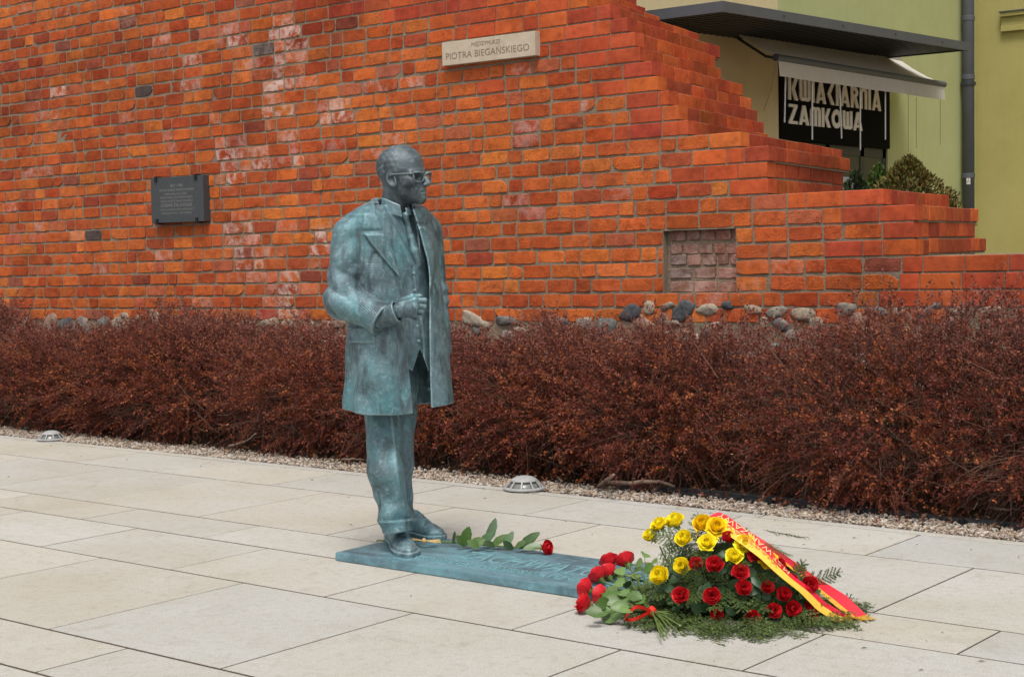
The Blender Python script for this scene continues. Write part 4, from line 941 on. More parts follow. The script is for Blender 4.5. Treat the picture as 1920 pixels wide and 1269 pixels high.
def mat_bronze(name, hatch=1.0, tealer=0.0):
    t = NT(name, 0.52, 0.45, 0.35); p = t.pos(); 
    n1 = t.noise(p, 5.5, 6, 0.62, 0.6); n2 = t.noise(p, 38, 6, 0.72, 0.4); n3 = t.noise(t.pos((1, 1, 0.3)), 16, 5, 0.6, 1.0)
    dark, mid, lite, teal = (0.062, 0.088, 0.104), (0.158, 0.242, 0.275), (0.40, 0.545, 0.585), (0.095, 0.265, 0.295)
    c = t.mix(dark, mid, t.ramp(n1, [(0.33, 0.0), (0.58, 1.0)]))
    c = t.mix(c, teal, t.math('MULTIPLY', t.ramp(t.noise(p, 3.2, 5, 0.6, 0.3), [(0.45-0.12*tealer, 0.0), (0.65, 1.0)]), 0.75))
    c = t.mix(c, lite, t.math('MULTIPLY', t.ramp(n2, [(0.50, 0.0), (0.70, 1.0)]), 0.45))
    c = t.mix(c, (0.06, 0.078, 0.088), t.math('MULTIPLY', t.ramp(n3, [(0.50, 0.0), (0.64, 1.0)]), 0.75))
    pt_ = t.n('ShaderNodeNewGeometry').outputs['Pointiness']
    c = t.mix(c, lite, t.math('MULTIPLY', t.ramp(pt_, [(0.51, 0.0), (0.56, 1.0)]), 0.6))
    c = t.mix(c, (0.05, 0.062, 0.07), t.math('MULTIPLY', t.ramp(pt_, [(0.42, 1.0), (0.495, 0.0)]), 0.85))  # creases darkened in the colour to deepen their shading
    t.col(c)
    w1 = t.n('ShaderNodeTexWave', wave_type='BANDS', bands_direction='Z'); w1.inputs['Scale'].default_value = 44; w1.inputs['Distortion'].default_value = 6; w1.inputs['Detail'].default_value = 1.5; w1.inputs['Detail Scale'].default_value = 0.35
    vo = t.n('ShaderNodeTexVoronoi'); vo.inputs['Scale'].default_value = 8.0; dv = t.n('ShaderNodeVectorMath', operation='ADD'); nz_ = t.n('ShaderNodeTexNoise'); nz_.inputs['Scale'].default_value = 9
    t.l(t.pos(), nz_.inputs['Vector']); sc_ = t.n('ShaderNodeVectorMath', operation='SCALE'); sc_.inputs['Scale'].default_value = 0.12; t.l(nz_.outputs['Color'], sc_.inputs[0]); t.l(t.pos(), dv.inputs[0]); t.l(sc_.outputs[0], dv.inputs[1]); t.l(dv.outputs[0], vo.inputs['Vector'])
    sx_ = t.n('ShaderNodeSeparateColor'); t.l(vo.outputs['Color'], sx_.inputs[0])
    rt = t.n('ShaderNodeVectorRotate', rotation_type='AXIS_ANGLE'); rt.inputs['Axis'].default_value = (0.62, -0.78, 0.0); t.l(t.math('MULTIPLY', sx_.outputs[0], 3.0), rt.inputs['Angle']); t.l(t.pos(), rt.inputs['Vector']); t.l(rt.outputs[0], w1.inputs['Vector'])
    w2 = t.n('ShaderNodeTexWave', wave_type='BANDS', bands_direction='DIAGONAL'); w2.inputs['Scale'].default_value = 40; w2.inputs['Distortion'].default_value = 7; w2.inputs['Detail'].default_value = 1.5; w2.inputs['Detail Scale'].default_value = 0.3
    t.l(rt.outputs[0], w2.inputs['Vector'])
    msk = t.ramp(t.noise(t.pos(), 7, 3, 0.5), [(0.42, 0.0), (0.56, 1.0)])
    h = t.mix(w1.outputs['Color'], w2.outputs['Color'], msk)
    m2 = t.ramp(t.noise(t.pos(), 11, 3, 0.5), [(0.40, 0.0), (0.58, 1.0)])
    b = t.bump(t.math('MULTIPLY', h, m2), 0.0011*hatch, 1.0)
    b = t.bump(n2, 0.006*max(0.5, hatch), 0.7, b); t.nrm(b)
    return t.m
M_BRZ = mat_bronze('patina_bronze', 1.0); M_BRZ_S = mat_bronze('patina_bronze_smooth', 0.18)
def mat_bronze_dark():
    t = NT('dark_bronze', 0.55, 0.4, 0.3); p = t.pos(); n2 = t.noise(p, 24, 6, 0.65, 0.5); n1 = t.noise(p, 9, 5, 0.6)
    c = t.mix((0.050, 0.062, 0.070), (0.125, 0.158, 0.175), t.ramp(n1, [(0.35, 0.0), (0.65, 1.0)]))
    c = t.mix(c, (0.30, 0.38, 0.41), t.math('MULTIPLY', t.ramp(n2, [(0.52, 0.0), (0.75, 1.0)]), 0.6))
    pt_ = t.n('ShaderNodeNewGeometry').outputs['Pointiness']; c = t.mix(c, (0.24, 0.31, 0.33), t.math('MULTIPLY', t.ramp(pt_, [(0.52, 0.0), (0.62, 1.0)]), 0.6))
    c = t.mix(c, (0.022, 0.026, 0.028), t.math('MULTIPLY', t.ramp(pt_, [(0.40, 1.0), (0.485, 0.0)]), 0.8)); t.col(c); t.nrm(t.bump(n2, 0.004, 0.8)); return t.m  # shade painted into recesses so eye sockets and mouth look deeper
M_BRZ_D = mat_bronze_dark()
statue = empty('bronze_statue', (ST[0], ST[1], PLATE_Z), label='green patinated bronze statue of a man in suit and glasses on a flat plate', cat='statue')
def part(name, VF, mat, parent=None):
    V_, F_ = VF; return link(name, mesh_np(name, to_world(V_), F_, mat, True), parent or statue)

PHI = math.radians(40); sP, cP = math.sin(PHI), math.cos(PHI)
tz = np.array([zpy(y) for y in (780, 765, 720, 660, 600, 540, 480, 440, 418, 402, 388, 376)])
tc = np.array([rpx(x) for x in (747, 747, 746, 746, 743, 738, 733, 729, 729, 734, 739, 742)])
ta = np.array([.284, .283, .274, .260, .246, .240, .246, .254, .256, .240, .170, .105])
tb = np.array([.192, .192, .188, .182, .178, .178, .170, .154, .140, .126, .108, .088])
def torso(X, Y, Z, off=0.0):
    cx = np.interp(Z, tz, tc).astype(np.float32); a = np.interp(Z, tz, ta).astype(np.float32)+off; b = np.interp(Z, tz, tb).astype(np.float32)+off
    dx = X-cx; dy = Y-0.0; xf = dx*sP-dy*cP; yl = dx*cP+dy*sP
    k = (np.abs(xf/b)**2.4+np.abs(yl/a)**2.4)**(1/2.4)
    return (k-1)*np.minimum(a, b)*0.95, xf, yl
def front_d(r, z, off=0.0, fn=None):
    dd = np.arange(-0.45, 0.1, 0.003, dtype=np.float32); f = (fn or (lambda *q: torso(*q, off)[0]))(np.full_like(dd, r), dd, np.full_like(dd, z)); i = np.argmax(f < 0); return float(dd[i])
TI = lambda tab: (np.array([zpy(y) for y, _ in tab][::-1]), np.array([rpx(x) for _, x in tab][::-1]))
eR = TI([(370, 706), (398, 711), (430, 722), (470, 736), (505, 749), (540, 757), (600, 759), (690, 765), (770, 771)])
eL = TI([(370, 772), (392, 777), (440, 791), (462, 796), (490, 803), (521, 806), (600, 804), (700, 803), (770, 804)])
lapR = TI([(436, 688), (450, 696), (480, 719), (505, 740), (522, 753), (524, 760)])
lapL = TI([(424, 800), (440, 813), (470, 818), (510, 816), (556, 806)])
HEM = zpy(764)
sh_r, el_r, cu_r = S(655, 441, -0.13), S(640, 566, -0.16), S(716, 594, -0.27)
sh_l, el_l, cu_l = S(797, 436, 0.13), S(813, 552, 0.16), S(825, 660, 0.11)
def fold(X, Y, Z, amp, fr, ph=0.0):
    return amp*(np.sin(fr*Z+0.6*fr*X+ph+1.3*np.sin(0.45*fr*X-0.3*fr*Y+ph))*np.sin(0.31*fr*Y+0.24*fr*X+1+ph))
def jacket(X, Y, Z):
    o, xf, yl = torso(X, Y, Z)
    zt = (Z-HEM)/(zpy(440)-HEM)
    th = np.arctan2(yl, xf); skirt = sstep(0.55, 0.0, zt)
    o = o+skirt*(0.005*np.sin(th*7+0.8)+0.002*np.sin(th*13+Z*6))+fold(X, Y, Z, 0.003, 26)
    inner = o+0.020+0.3*sstep(zpy(500), zpy(490), Z)
    # lapels and collar stand proud of the front
    e_r = np.interp(Z, *eR).astype(np.float32); e_l = np.interp(Z, *eL).astype(np.float32)
    lr = np.interp(Z, *lapR).astype(np.float32); ll_ = np.interp(Z, *lapL).astype(np.float32)
    z1, z2 = zpy(436), zpy(522)
    mR = sstep(-0.004, 0.004, X-lr)*sstep(0, 0.006, z1-Z)*sstep(0, 0.01, Z-z2)*(xf > 0)*(X < e_r+0.03)
    mC = sstep(-0.004, 0.004, X-(rpx(686)+0.12*np.maximum(0, Z-zpy(428))))*sstep(0, 0.006, Z-zpy(431))*(X < e_r+0.05)*(xf > -0.05)
    mL = sstep(-0.004, 0.004, ll_-X)*sstep(0, 0.006, zpy(424)-Z)*sstep(0, 0.01, Z-zpy(556))*(xf > 0)*(X > e_l-0.03)
    mC2 = sstep(-0.004, 0.004, rpx(808)-X)*sstep(0, 0.006, Z-zpy(420))*(X > e_l-0.03)*(xf > -0.02)
    o = o-0.012*np.maximum(mR, mL)-0.005*np.maximum(mC, mC2)*sstep(zpy(376), zpy(392), Z)
    # pocket flap on his right side
    mp = sstep(-0.004, 0.004, X-rpx(654))*sstep(-0.004, 0.004, rpx(704)-X)*sstep(-0.002, 0.003, zpy(610)+0.0*X-Z)*sstep(-0.002, 0.003, Z-(zpy(637)+0.03*(X-rpx(680))))*(xf > -0.1)*(Y < 0.05)
    o = o-0.007*mp
    # soft drag folds on the chest
    o = o+0.006*np.exp(-((X-rpx(690)-0.35*(Z-zpy(520)))/0.012)**2)*(Z < zpy(470))*(Z > zpy(580))*(xf > -0.05)
    opening = np.maximum(np.maximum(e_r-X, X-e_l), -xf)               # front is worn open
    body = np.maximum(o, -inner); body = np.maximum(body, HEM+0.012*np.sin(th*2)-Z)
    body = smax(body, -opening, 0.006)
    neck = cone(X, Y, Z, S(742, 400, 0.0), S(745, 340, -0.01), 0.088, 0.084); body = smax(body, -neck, 0.008)
    body = smax(body, Z-(zpy(379)-0.30*xf), 0.006)
    # sleeves
    ru = cone(X, Y, Z, sh_r, el_r, 0.080, 0.073); rl = cone(X, Y, Z, el_r, cu_r, 0.078, 0.066)
    pull = 0.009*(1-2*np.abs(np.sin(30*(Z-el_r[2])+16*(X-el_r[0])+1.2*np.sin(9*Y))))*np.exp(-(ball(X, Y, Z, el_r+np.array([0.01, 0, 0.06]), 0)/0.12)**2)
    pull2 = 0.006*(1-2*np.abs(np.sin(24*(Z-sh_r[2])-20*(X-sh_r[0])+0.5)))*np.exp(-(ball(X, Y, Z, sh_r+np.array([0.0, -0.05, -0.10]), 0)/0.11)**2)
    arm = smin(ru, rl, 0.028)+pull+pull2+fold(X, Y, Z, 0.003, 40, 1)
    ad = (cu_r-el_r)/np.linalg.norm(cu_r-el_r); al = (X-cu_r[0])*ad[0]+(Y-cu_r[1])*ad[1]+(Z-cu_r[2])*ad[2]
    flare = cone(X, Y, Z, cu_r-ad*0.08-np.array([0, 0, 0.004]), cu_r+ad*0.02-np.array([0, 0, 0.020]), 0.062, 0.079); arm = smin(arm, flare, 0.02)
    arm = np.maximum(arm, np.where(al > -0.1, al-0.015-0.25*(Z-cu_r[2]), -1))
    hole = cone(X, Y, Z, cu_r-ad*0.03, cu_r+ad*0.12, 0.056, 0.064); arm = smax(arm, -hole, 0.004)
    seam = 0.0035*np.exp(-((ball(X, Y, Z, sh_r+np.array([0.045, 0.04, 0.01]), 0)-0.105)/0.009)**2)
    lu = cone(X, Y, Z, sh_l, el_l, 0.084, 0.066); l2 = cone(X, Y, Z, el_l, cu_l, 0.066, 0.058)
    arm2 = smin(lu, l2, 0.03)+0.006*np.sin(90*Z+20*X)*np.exp(-((Z-el_l[2])/0.06)**2)
    ad2 = (cu_l-el_l)/np.linalg.norm(cu_l-el_l); al2 = (X-cu_l[0])*ad2[0]+(Y-cu_l[1])*ad2[1]+(Z-cu_l[2])*ad2[2]
    arm2 = np.maximum(arm2, np.where(al2 > -0.1, al2-0.01, -1))
    arms = np.minimum(smax(arm, -(torso(X, Y, Z)[0]+0.045), 0.004), smax(arm2, -(torso(X, Y, Z)[0]+0.045), 0.004))
    return smin(body, arms, 0.007+0.016*sstep(zpy(452), zpy(425), Z))+seam*(X < sh_r[0]+0.09)
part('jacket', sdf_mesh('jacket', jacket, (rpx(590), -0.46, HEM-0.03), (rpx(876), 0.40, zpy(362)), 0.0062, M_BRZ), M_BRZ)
# waistcoat
vV = TI([(380, 722), (395, 728), (440, 752), (497, 782), (499, 786)]); vW = TI([(380, 776), (395, 778), (440, 786), (497, 789), (499, 787)])
def waistcoat(X, Y, Z):
    o, xf, yl = torso(X, Y, Z, -0.042)
    v0, v1 = np.interp(Z, *vV), np.interp(Z, *vW)
    inV = sstep(-0.003, 0.003, X-v0)*sstep(-0.003, 0.003, v1-X)*(Z > zpy(499))*(xf > 0)
    o = o+0.014*inV+fold(X, Y, Z, 0.003, 30, 2)
    edge = np.exp(-((X-(rpx(783)+0.00*Z)-0.02*np.sin(Z*8))/0.004)**2)*(Z < zpy(499))*(xf > 0); o = o+0.006*edge
    zb = np.interp(X, [rpx(740), rpx(771), rpx(786), rpx(801), rpx(820)], [zpy(668), zpy(693), zpy(652), zpy(697), zpy(680)])
    o = np.maximum(o, zb-Z); o = np.maximum(o, -(o+0.03)-0.0*X) if False else o
    return np.maximum(o, Z-zpy(384))
part('waistcoat', sdf_mesh('waistcoat', waistcoat, (rpx(650), -0.25, zpy(702)), (rpx(850), 0.22, zpy(380)), 0.0055, M_BRZ_S), M_BRZ_S)
# shirt collar, tie
def collar(X, Y, Z):
    nk = cone(X, Y, Z, S(744, 412, 0.0), S(745, 366, -0.008), 0.082, 0.069); s_ = np.maximum(nk, -(nk+0.012))
    lim = zpy(372)-0.45*(X-rpx(744))-0.02; s_ = np.maximum(s_, Z-lim)
    nx_ = (X-rpx(744))*math.sin(math.radians(52))-(Y+0.005)*math.cos(math.radians(52))
    gap = np.where(nx_ > 0.03, 0.010-np.abs(X-rpx(762)-0.15*(zpy(402)-Z)), -1); s_ = np.maximum(s_, gap)
    return np.maximum(s_, zpy(408)+0.25*np.abs(X-rpx(758))-Z)
part('shirt_collar', sdf_mesh('shirt_collar', collar, (rpx(695), -0.14, zpy(416)), (rpx(800), 0.13, zpy(358)), 0.0042, M_BRZ_S), M_BRZ_S)
tie_pts = [(761, 402), (764, 420), (770, 445), (777, 470), (784, 496)]
def tie(X, Y, Z):
    f = np.full(X.shape, 1.0, np.float32)
    P_ = []
    for x, y in tie_pts:
        q = S(x, y, -0.1); P_.append(np.array([q[0], front_d(q[0], q[2], -0.052 if y > 410 else -0.03), q[2]]))
    rad = [0.012, 0.013, 0.018, 0.022, 0.019]
    for a, b, r0, r1 in zip(P_[:-1], P_[1:], rad[:-1], rad[1:]): f = smin(f, cone(X, Y, Z, a, b, r0, r1), 0.008)
    return smin(f, ellip(X, Y, Z, S(760, 405, P_[0][1]+0.012), (0.017, 0.016, 0.020)), 0.006)
part('tie', sdf_mesh('tie', tie, (rpx(745), -0.26, zpy(504)), (rpx(802), 0.0, zpy(388)), 0.004, M_BRZ_S), M_BRZ_S)
def small_ball(name, x, y, rad, off, mat, flat=0.5):
    q = S(x, y, -0.12); d_ = front_d(q[0], q[2], off); n_ = ICO3_V*rad; n_ = n_*np.array([1, flat, 1]); link(name, mesh_np(name, to_world(n_+np.array([q[0], d_, q[2]])), ICO3_F, mat, True), statue)
for x, y in ((776, 513), (778, 545), (782, 612), (785, 640)): small_ball('button', x, y, 0.0075, -0.040, M_BRZ_S, 0.35)
# trousers
hipR, kneR, ankR = S(716, 735, 0.03), S(723, 880, -0.10), S(744, 985, -0.10)
hipL, kneL, ankL = S(752, 735, 0.16), S(744, 872, 0.14), S(752, 982, 0.16)
def trousers(X, Y, Z):
    r1 = cone(X, Y, Z, hipR, kneR, 0.092, 0.082); r2 = cone(X, Y, Z, kneR, ankR+np.array([0, 0, -0.01]), 0.082, 0.066)
    l1 = cone(X, Y, Z, hipL, kneL, 0.084, 0.074); l2 = cone(X, Y, Z, kneL, ankL+np.array([0, 0, -0.01]), 0.074, 0.064)
    def fo(k, a, ph):                                                  # cloth breaking over the shoe
        zz = Z-k[2]; amp = 0.009*np.exp(-((zz-0.05)/0.08)**2); return amp*np.sin(46*zz+30*np.abs(X-k[0]-0.01)+ph)+0.004*np.sin(40*X+25*Z+ph)*np.cos(18*Y)
    crease = lambda k0, k1: -0.010*np.exp(-((X-(k0[0]+(k1[0]-k0[0])*np.clip((k0[2]-Z)/(k0[2]-k1[2]), 0, 1))-0.035)/0.012)**2)
    R_ = smin(r1, r2, 0.03)+fo(ankR, 1, 0.4)+crease(hipR, ankR)*sstep(ankR[2]+0.1, ankR[2]+0.25, Z); L_ = smin(l1, l2, 0.03)+fo(ankL, 1, 2.0)
    cuR = -0.009*sstep(0.058, 0.050, Z-(ankR[2]-0.02)); cuL = -0.008*sstep(0.058, 0.050, Z-(ankL[2]-0.02))
    R_ = np.maximum(R_+cuR, ankR[2]-0.030+0.10*(X-ankR[0])-0.1*(Y-ankR[1])-Z); L_ = np.maximum(L_+cuL, ankL[2]-0.030-Z)
    pel = ellip(X, Y, Z, (rpx(736), 0.08, zpy(715)), (0.12, 0.085, 0.17))
    return smin(smin(R_, L_, 0.012), pel, 0.03)
part('trousers', sdf_mesh('trousers', trousers, (rpx(672), -0.24, zpy(1006)), (rpx(806), 0.30, zpy(680)), 0.0055, M_BRZ), M_BRZ)
# shoes
def L_of(g_): p = g_-np.array([ST[0], ST[1], 0]); return np.array([p@RH, p@DH, p[2]])
def shoe(heel, toe):
    heel, toe = L_of(ground(*heel, PLATE_Z)), L_of(ground(*toe, PLATE_Z)); ax = toe-heel; ln = np.linalg.norm(ax); ax = ax/ln; lt = np.array([-ax[1], ax[0], 0])
    def fn(X, Y, Z):
        u_ = (X-heel[0])*ax[0]+(Y-heel[1])*ax[1]; v_ = (X-heel[0])*lt[0]+(Y-heel[1])*lt[1]; z_ = Z-PLATE_Z
        t_ = u_/ln; w = np.interp(t_, [-0.08, 0.02, 0.2, 0.45, 0.72, 0.88, 0.97, 1.03], [0.012, 0.040, 0.049, 0.048, 0.062, 0.057, 0.036, 0.005]).astype(np.float32)
        h = np.interp(t_, [-0.05, 0.1, 0.3, 0.5, 0.65, 0.8, 0.95, 1.02], [0.11, 0.125, 0.125, 0.098, 0.075, 0.064, 0.050, 0.030]).astype(np.float32)
        up = (np.sqrt((v_/w)**2+(np.maximum(z_, 0)/h)**2)-1)*np.minimum(w, h)*0.8
        up = up+0.0022*np.sin(120*u_)*np.exp(-((t_-0.66)/0.07)**2)
        sole = np.maximum(np.abs(v_)-w-0.005, np.abs(z_-0.012)-0.012); notch = np.maximum(np.abs(t_-0.36)-0.07, z_-0.012); sole = np.maximum(sole, -notch)
        f = np.minimum(smin(up, sole, 0.004), 1); gr = np.abs(z_-0.026)-0.0025
        f = f+0.004*np.exp(-((z_-0.027)/0.003)**2)
        return np.maximum(np.maximum(f, np.maximum(-0.075-t_*1.0, t_-1.03)*ln), -z_)
    lo = np.minimum(heel, toe)-np.array([0.08, 0.08, 0.01]); hi = np.maximum(heel, toe)+np.array([0.08, 0.08, 0.16]); lo[2] = PLATE_Z-0.008
    part('shoe', sdf_mesh('shoe', fn, lo, hi, 0.0042, M_BRZ_S), M_BRZ_S)
shoe((736, 1009), (768, 1045)); shoe((763, 999), (828, 1012))
# right hand: loosely closed fist in front of the belt
HD = -0.295
def hand_r(X, Y, Z):
    p = lambda x, y, d=0.0: S(x, y, HD+d)
    f = cone(X, Y, Z, p(728, 590, 0.01), p(752, 580), 0.031, 0.028)
    f = smin(f, smin(cone(X, Y, Z, p(752, 572), p(777, 564), 0.024, 0.020), cone(X, Y, Z, p(752, 584), p(774, 588), 0.026, 0.019), 0.03), 0.02)
    f = smin(f, cone(X, Y, Z, p(760, 577), p(776, 576, -0.006), 0.026, 0.022), 0.02)
    fin = [((777, 563), (796, 563, 0.006), (792, 572, 0.045), (778, 573, 0.05), 0.0118), ((778, 572), (795, 574, 0.010), (790, 581, 0.048), (776, 580, 0.05), 0.0120),
           ((777, 581), (791, 584, 0.014), (786, 590, 0.046), (774, 588, 0.048), 0.0112), ((773, 590), (785, 593, 0.016), (780, 598, 0.042), (770, 595, 0.045), 0.0098)]
    for a, b, c_, e, r_ in fin:
        g_ = smin(cone(X, Y, Z, p(*a), p(*b), r_*1.1, r_), np.minimum(cone(X, Y, Z, p(*b), p(*c_), r_, r_*0.92), cone(X, Y, Z, p(*c_), p(*e), r_*0.92, r_*0.8)), 0.003)
        g_ = np.minimum(g_, ball(X, Y, Z, p(*a)+np.array([0.002, -0.006, 0.002]), r_*1.12)); f = smin(f, g_, 0.004)
    th_ = smin(cone(X, Y, Z, p(752, 566, 0.012), p(772, 556, 0.012), 0.018, 0.0135), cone(X, Y, Z, p(772, 556, 0.012), p(788, 555, 0.024), 0.0130, 0.0105), 0.006)
    f = smin(f, th_, 0.007)
    for k, (a, b) in enumerate((((750, 570), (776, 563)), ((750, 575), (777, 572)), ((751, 581), (776, 581)), ((752, 586), (773, 589)))):
        f = smin(f, cone(X, Y, Z, p(*a, -0.018), p(*b, -0.012), 0.006, 0.006), 0.008)
    return f
hb_ = S(772, 575, HD)
part('hand', sdf_mesh('hand', hand_r, hb_-np.array([0.135, 0.08, 0.085]), hb_+np.array([0.09, 0.10, 0.08]), 0.0031, M_BRZ_S, 1), M_BRZ_S)
def cuff(X, Y, Z):
    a, b = S(722, 592, HD+0.022), S(745, 584, HD+0.004); ax = (b-a)/np.linalg.norm(b-a); al = (X-b[0])*ax[0]+(Y-b[1])*ax[1]+(Z-b[2])*ax[2]
    f = cone(X, Y, Z, a-ax*0.03, b+ax*0.05, 0.052, 0.054)+0.002*np.sin(30*Y+60*Z); return smax(np.maximum(f, al), -(f+0.009), 0.003)
part('shirt_cuff', sdf_mesh('shirt_cuff', cuff, S(735, 590, HD)-np.array([0.09, 0.08, 0.08]), S(735, 590, HD)+np.array([0.07, 0.1, 0.08]), 0.004, M_BRZ_S), M_BRZ_S)
# left hand, held behind the back
def hand_l(X, Y, Z):
    w = cu_l; q = lambda a, b, c_: w+np.array([a, b, c_])
    f = smin(cone(X, Y, Z, w+np.array([0, 0, 0.02]), q(-0.015, 0.02, -0.05), 0.028, 0.026), ellip(X, Y, Z, q(-0.03, 0.028, -0.09), (0.036, 0.020, 0.045)), 0.02)
    for k in range(4):
        a = q(-0.055+0.016*k, 0.03, -0.125); b = a+np.array([-0.004, -0.01, -0.034-0.004*(1.5-abs(k-1.5))]); c_ = b+np.array([0.004, -0.024, -0.014]); f = smin(f, smin(cone(X, Y, Z, a, b, 0.0105, 0.0098), cone(X, Y, Z, b, c_, 0.0098, 0.0085), 0.003), 0.004)
    return smin(f, cone(X, Y, Z, q(0.0, 0.025, -0.07), q(0.022, 0.005, -0.115), 0.014, 0.010), 0.006)
part('hand', sdf_mesh('hand', hand_l, cu_l-np.array([0.12, 0.08, 0.24]), cu_l+np.array([0.08, 0.1, 0.05]), 0.004, M_BRZ_S), M_BRZ_S)
# head
PH = math.radians(58); sH, cH = math.sin(PH), math.cos(PH); HS = 0.284
chin = S(762, 387, 0.0); HC = np.array([S(757, 340)[0], -0.02, chin[2]])
PT_ = math.radians(4)
def hloc(X, Y, Z):
    dx, dy = X-HC[0], Y-HC[1]; x = (dx*sH-dy*cH)/HS; y = (dx*cH+dy*sH)/HS; z = (Z-HC[2])/HS; x0 = x+0.02
    return x*math.cos(PT_)+(z-0.5)*math.sin(PT_), y, (z-0.5)*math.cos(PT_)-x*math.sin(PT_)+0.5
def head(X, Y, Z):
    x, y, z = hloc(X, Y, Z); ya = np.abs(y)
    f = ellip(x, y, z, (-0.055, 0, 0.655), (0.405, 0.315, 0.342))
    f = smin(f, ellip(x, y, z, (0.09, 0, 0.40), (0.265, 0.235, 0.38)), 0.10)
    f = smin(f, cone(x, ya, z, (0.0, 0.185, 0.31), (0.27, 0.05, 0.075), 0.070, 0.062), 0.08)
    f = smin(f, ellip(x, y, z, (0.300, 0, 0.080), (0.078, 0.085, 0.075)), 0.05)
    f = smin(f, ellip(x, y, z, (0.27, 0, 0.215), (0.125, 0.135, 0.14)), 0.06)
    f = smin(f, cone(x, ya, z, (0.340, 0.04, 0.535), (0.265, 0.205, 0.515), 0.042, 0.035), 0.045)
    f = smin(f, ellip(x, ya, z, (0.20, 0.195, 0.37), (0.11, 0.070, 0.070)), 0.07)
    f = smax(f, -ellip(x, ya, z, (0.375, 0.125, 0.450), (0.115, 0.095, 0.062)), 0.025)
    f = smin(f, ellip(x, ya, z, (0.245, 0.125, 0.450), (0.062, 0.062, 0.05)), 0.01)
    f = smin(f, cone(x, ya, z, (0.300, 0.07, 0.468), (0.275, 0.185, 0.462), 0.014, 0.012), 0.012)
    f = smin(f, cone(x, y, z, (0.362, 0, 0.49), (0.462, 0, 0.325), 0.032, 0.046), 0.035)
    f = smin(f, ellip(x, ya, z, (0.405, 0.05, 0.308), (0.05, 0.036, 0.032)), 0.025)
    f = smin(f, cone(x, ya, z, (0.382, 0.0, 0.222), (0.33, 0.10, 0.203), 0.026, 0.016), 0.016)
    f = smin(f, cone(x, ya, z, (0.374, 0.0, 0.168), (0.325, 0.085, 0.184), 0.030, 0.018), 0.016)
    f = smax(f, -cone(x, ya, z, (0.412, 0.0, 0.196), (0.34, 0.12, 0.188), 0.014, 0.011), 0.008)
    f = f+0.034*np.exp(-(cone(x, ya, z, (0.39, 0.08, 0.325), (0.31, 0.16, 0.15), 0, 0)/0.020)**2)
    f = f-0.010*np.exp(-((z-0.78-0.03*np.sin(y*9))/0.012)**2)*(x > 0.15)*(np.abs(y) < 0.2)*0.5
    # short hair round the back and sides
    hair = sstep(-0.02, 0.02, (0.14-x)+0.10*np.sin(9*y)-0.25*np.maximum(0, 0.62-z))*sstep(0.30, 0.36, z)
    f = f-0.012*hair*(1+0.45*np.sin(46*z+30*x+3*np.sin(24*y))*np.sin(30*x-22*z+9*y))
    ear = smax(ellip(x+0.25*(z-0.42), ya, z, (-0.055, 0.295, 0.415), (0.098, 0.066, 0.140)), -ellip(x+0.25*(z-0.42), ya, z, (-0.030, 0.350, 0.435), (0.060, 0.060, 0.090)), 0.012)
    f = smin(f, ear, 0.018)
    f = f*HS
    nk = cone(X, Y, Z, S(738, 405, 0.02), S(742, 352, 0.0), 0.064, 0.060)
    adam = ball(X, Y, Z, S(760, 398, -0.055), 0.018)
    return smin(f, nk, 0.022)
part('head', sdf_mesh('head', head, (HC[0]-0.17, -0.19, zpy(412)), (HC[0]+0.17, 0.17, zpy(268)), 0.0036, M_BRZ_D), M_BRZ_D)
# glasses
def hworld(p):
    x, y, z = p; zc, xc = z-0.5, x
    x, z = xc*math.cos(PT_)-zc*math.sin(PT_), zc*math.cos(PT_)+xc*math.sin(PT_)+0.5
    dx = (x*sH+y*cH)*HS; dy = (-x*cH+y*sH)*HS; return HC+np.array([dx, dy, z*HS])
gl = empty('glasses', (0, 0, 0)); gl.parent = statue
def gtube(pts, r_, name):
    V_ = to_world(np.array([hworld(p) for p in pts])); MB().tube(list(V_), r_, 8).build(name, M_BRZ_D, gl, smooth=True)
for sgn in (-1, 1):
    pts = []
    for q in range(25):
        a = 2*math.pi*q/24; cx_, cz_ = math.cos(a), math.sin(a); k = (abs(cx_)**3+abs(cz_)**3)**(-1/3)
        pts.append((0.405-0.03*abs(cx_*k)*0-0.055*abs(0.155*sgn+0.115*cx_*k)/0.27, 0.150*sgn+0.115*cx_*k, 0.432+0.083*cz_*k*(1.0 if cz_ > 0 else 0.95)))
    gtube(pts, 0.0043, 'rim')
    gtube([(0.365, 0.265*sgn, 0.490), (0.30, 0.30*sgn, 0.492), (0.10, 0.310*sgn, 0.505), (-0.02, 0.320*sgn, 0.51), (-0.10, 0.320*sgn, 0.48)], 0.0044, 'temple')
    gtube([(0.41, 0.035*sgn, 0.490), (0.395, 0.15*sgn, 0.512), (0.37, 0.265*sgn, 0.505)], 0.0052, 'brow_bar')
gtube([(0.398, -0.045, 0.462), (0.414, 0.0, 0.472), (0.398, 0.045, 0.462)], 0.0042, 'bridge')
# plate under the statue
PU0, PU1, PV0, PV1 = -5.20, -3.42, 5.135, 5.69
def mat_plate():
    t = NT('plate_bronze', 0.45, 0.45, 0.3); p = t.pos(); n1 = t.noise(t.pos((1, 2.2, 1)), 3.0, 6, 0.62, 0.8); n2 = t.noise(p, 26, 6, 0.68, 0.4)
    c = t.mix((0.075, 0.125, 0.158), (0.165, 0.33, 0.39), t.ramp(n1, [(0.34, 0.0), (0.60, 1.0)])); c = t.mix(c, (0.30, 0.52, 0.57), t.math('MULTIPLY', t.ramp(n2, [(0.50, 0.0), (0.75, 1.0)]), 0.5))
    c = t.mix(c, (0.085, 0.10, 0.125), t.math('MULTIPLY', t.ramp(t.noise(p, 6, 5, 0.6), [(0.56, 0.0), (0.70, 1.0)]), 0.6)); t.col(c); t.nrm(t.bump(n2, 0.004, 0.7)); return t.m
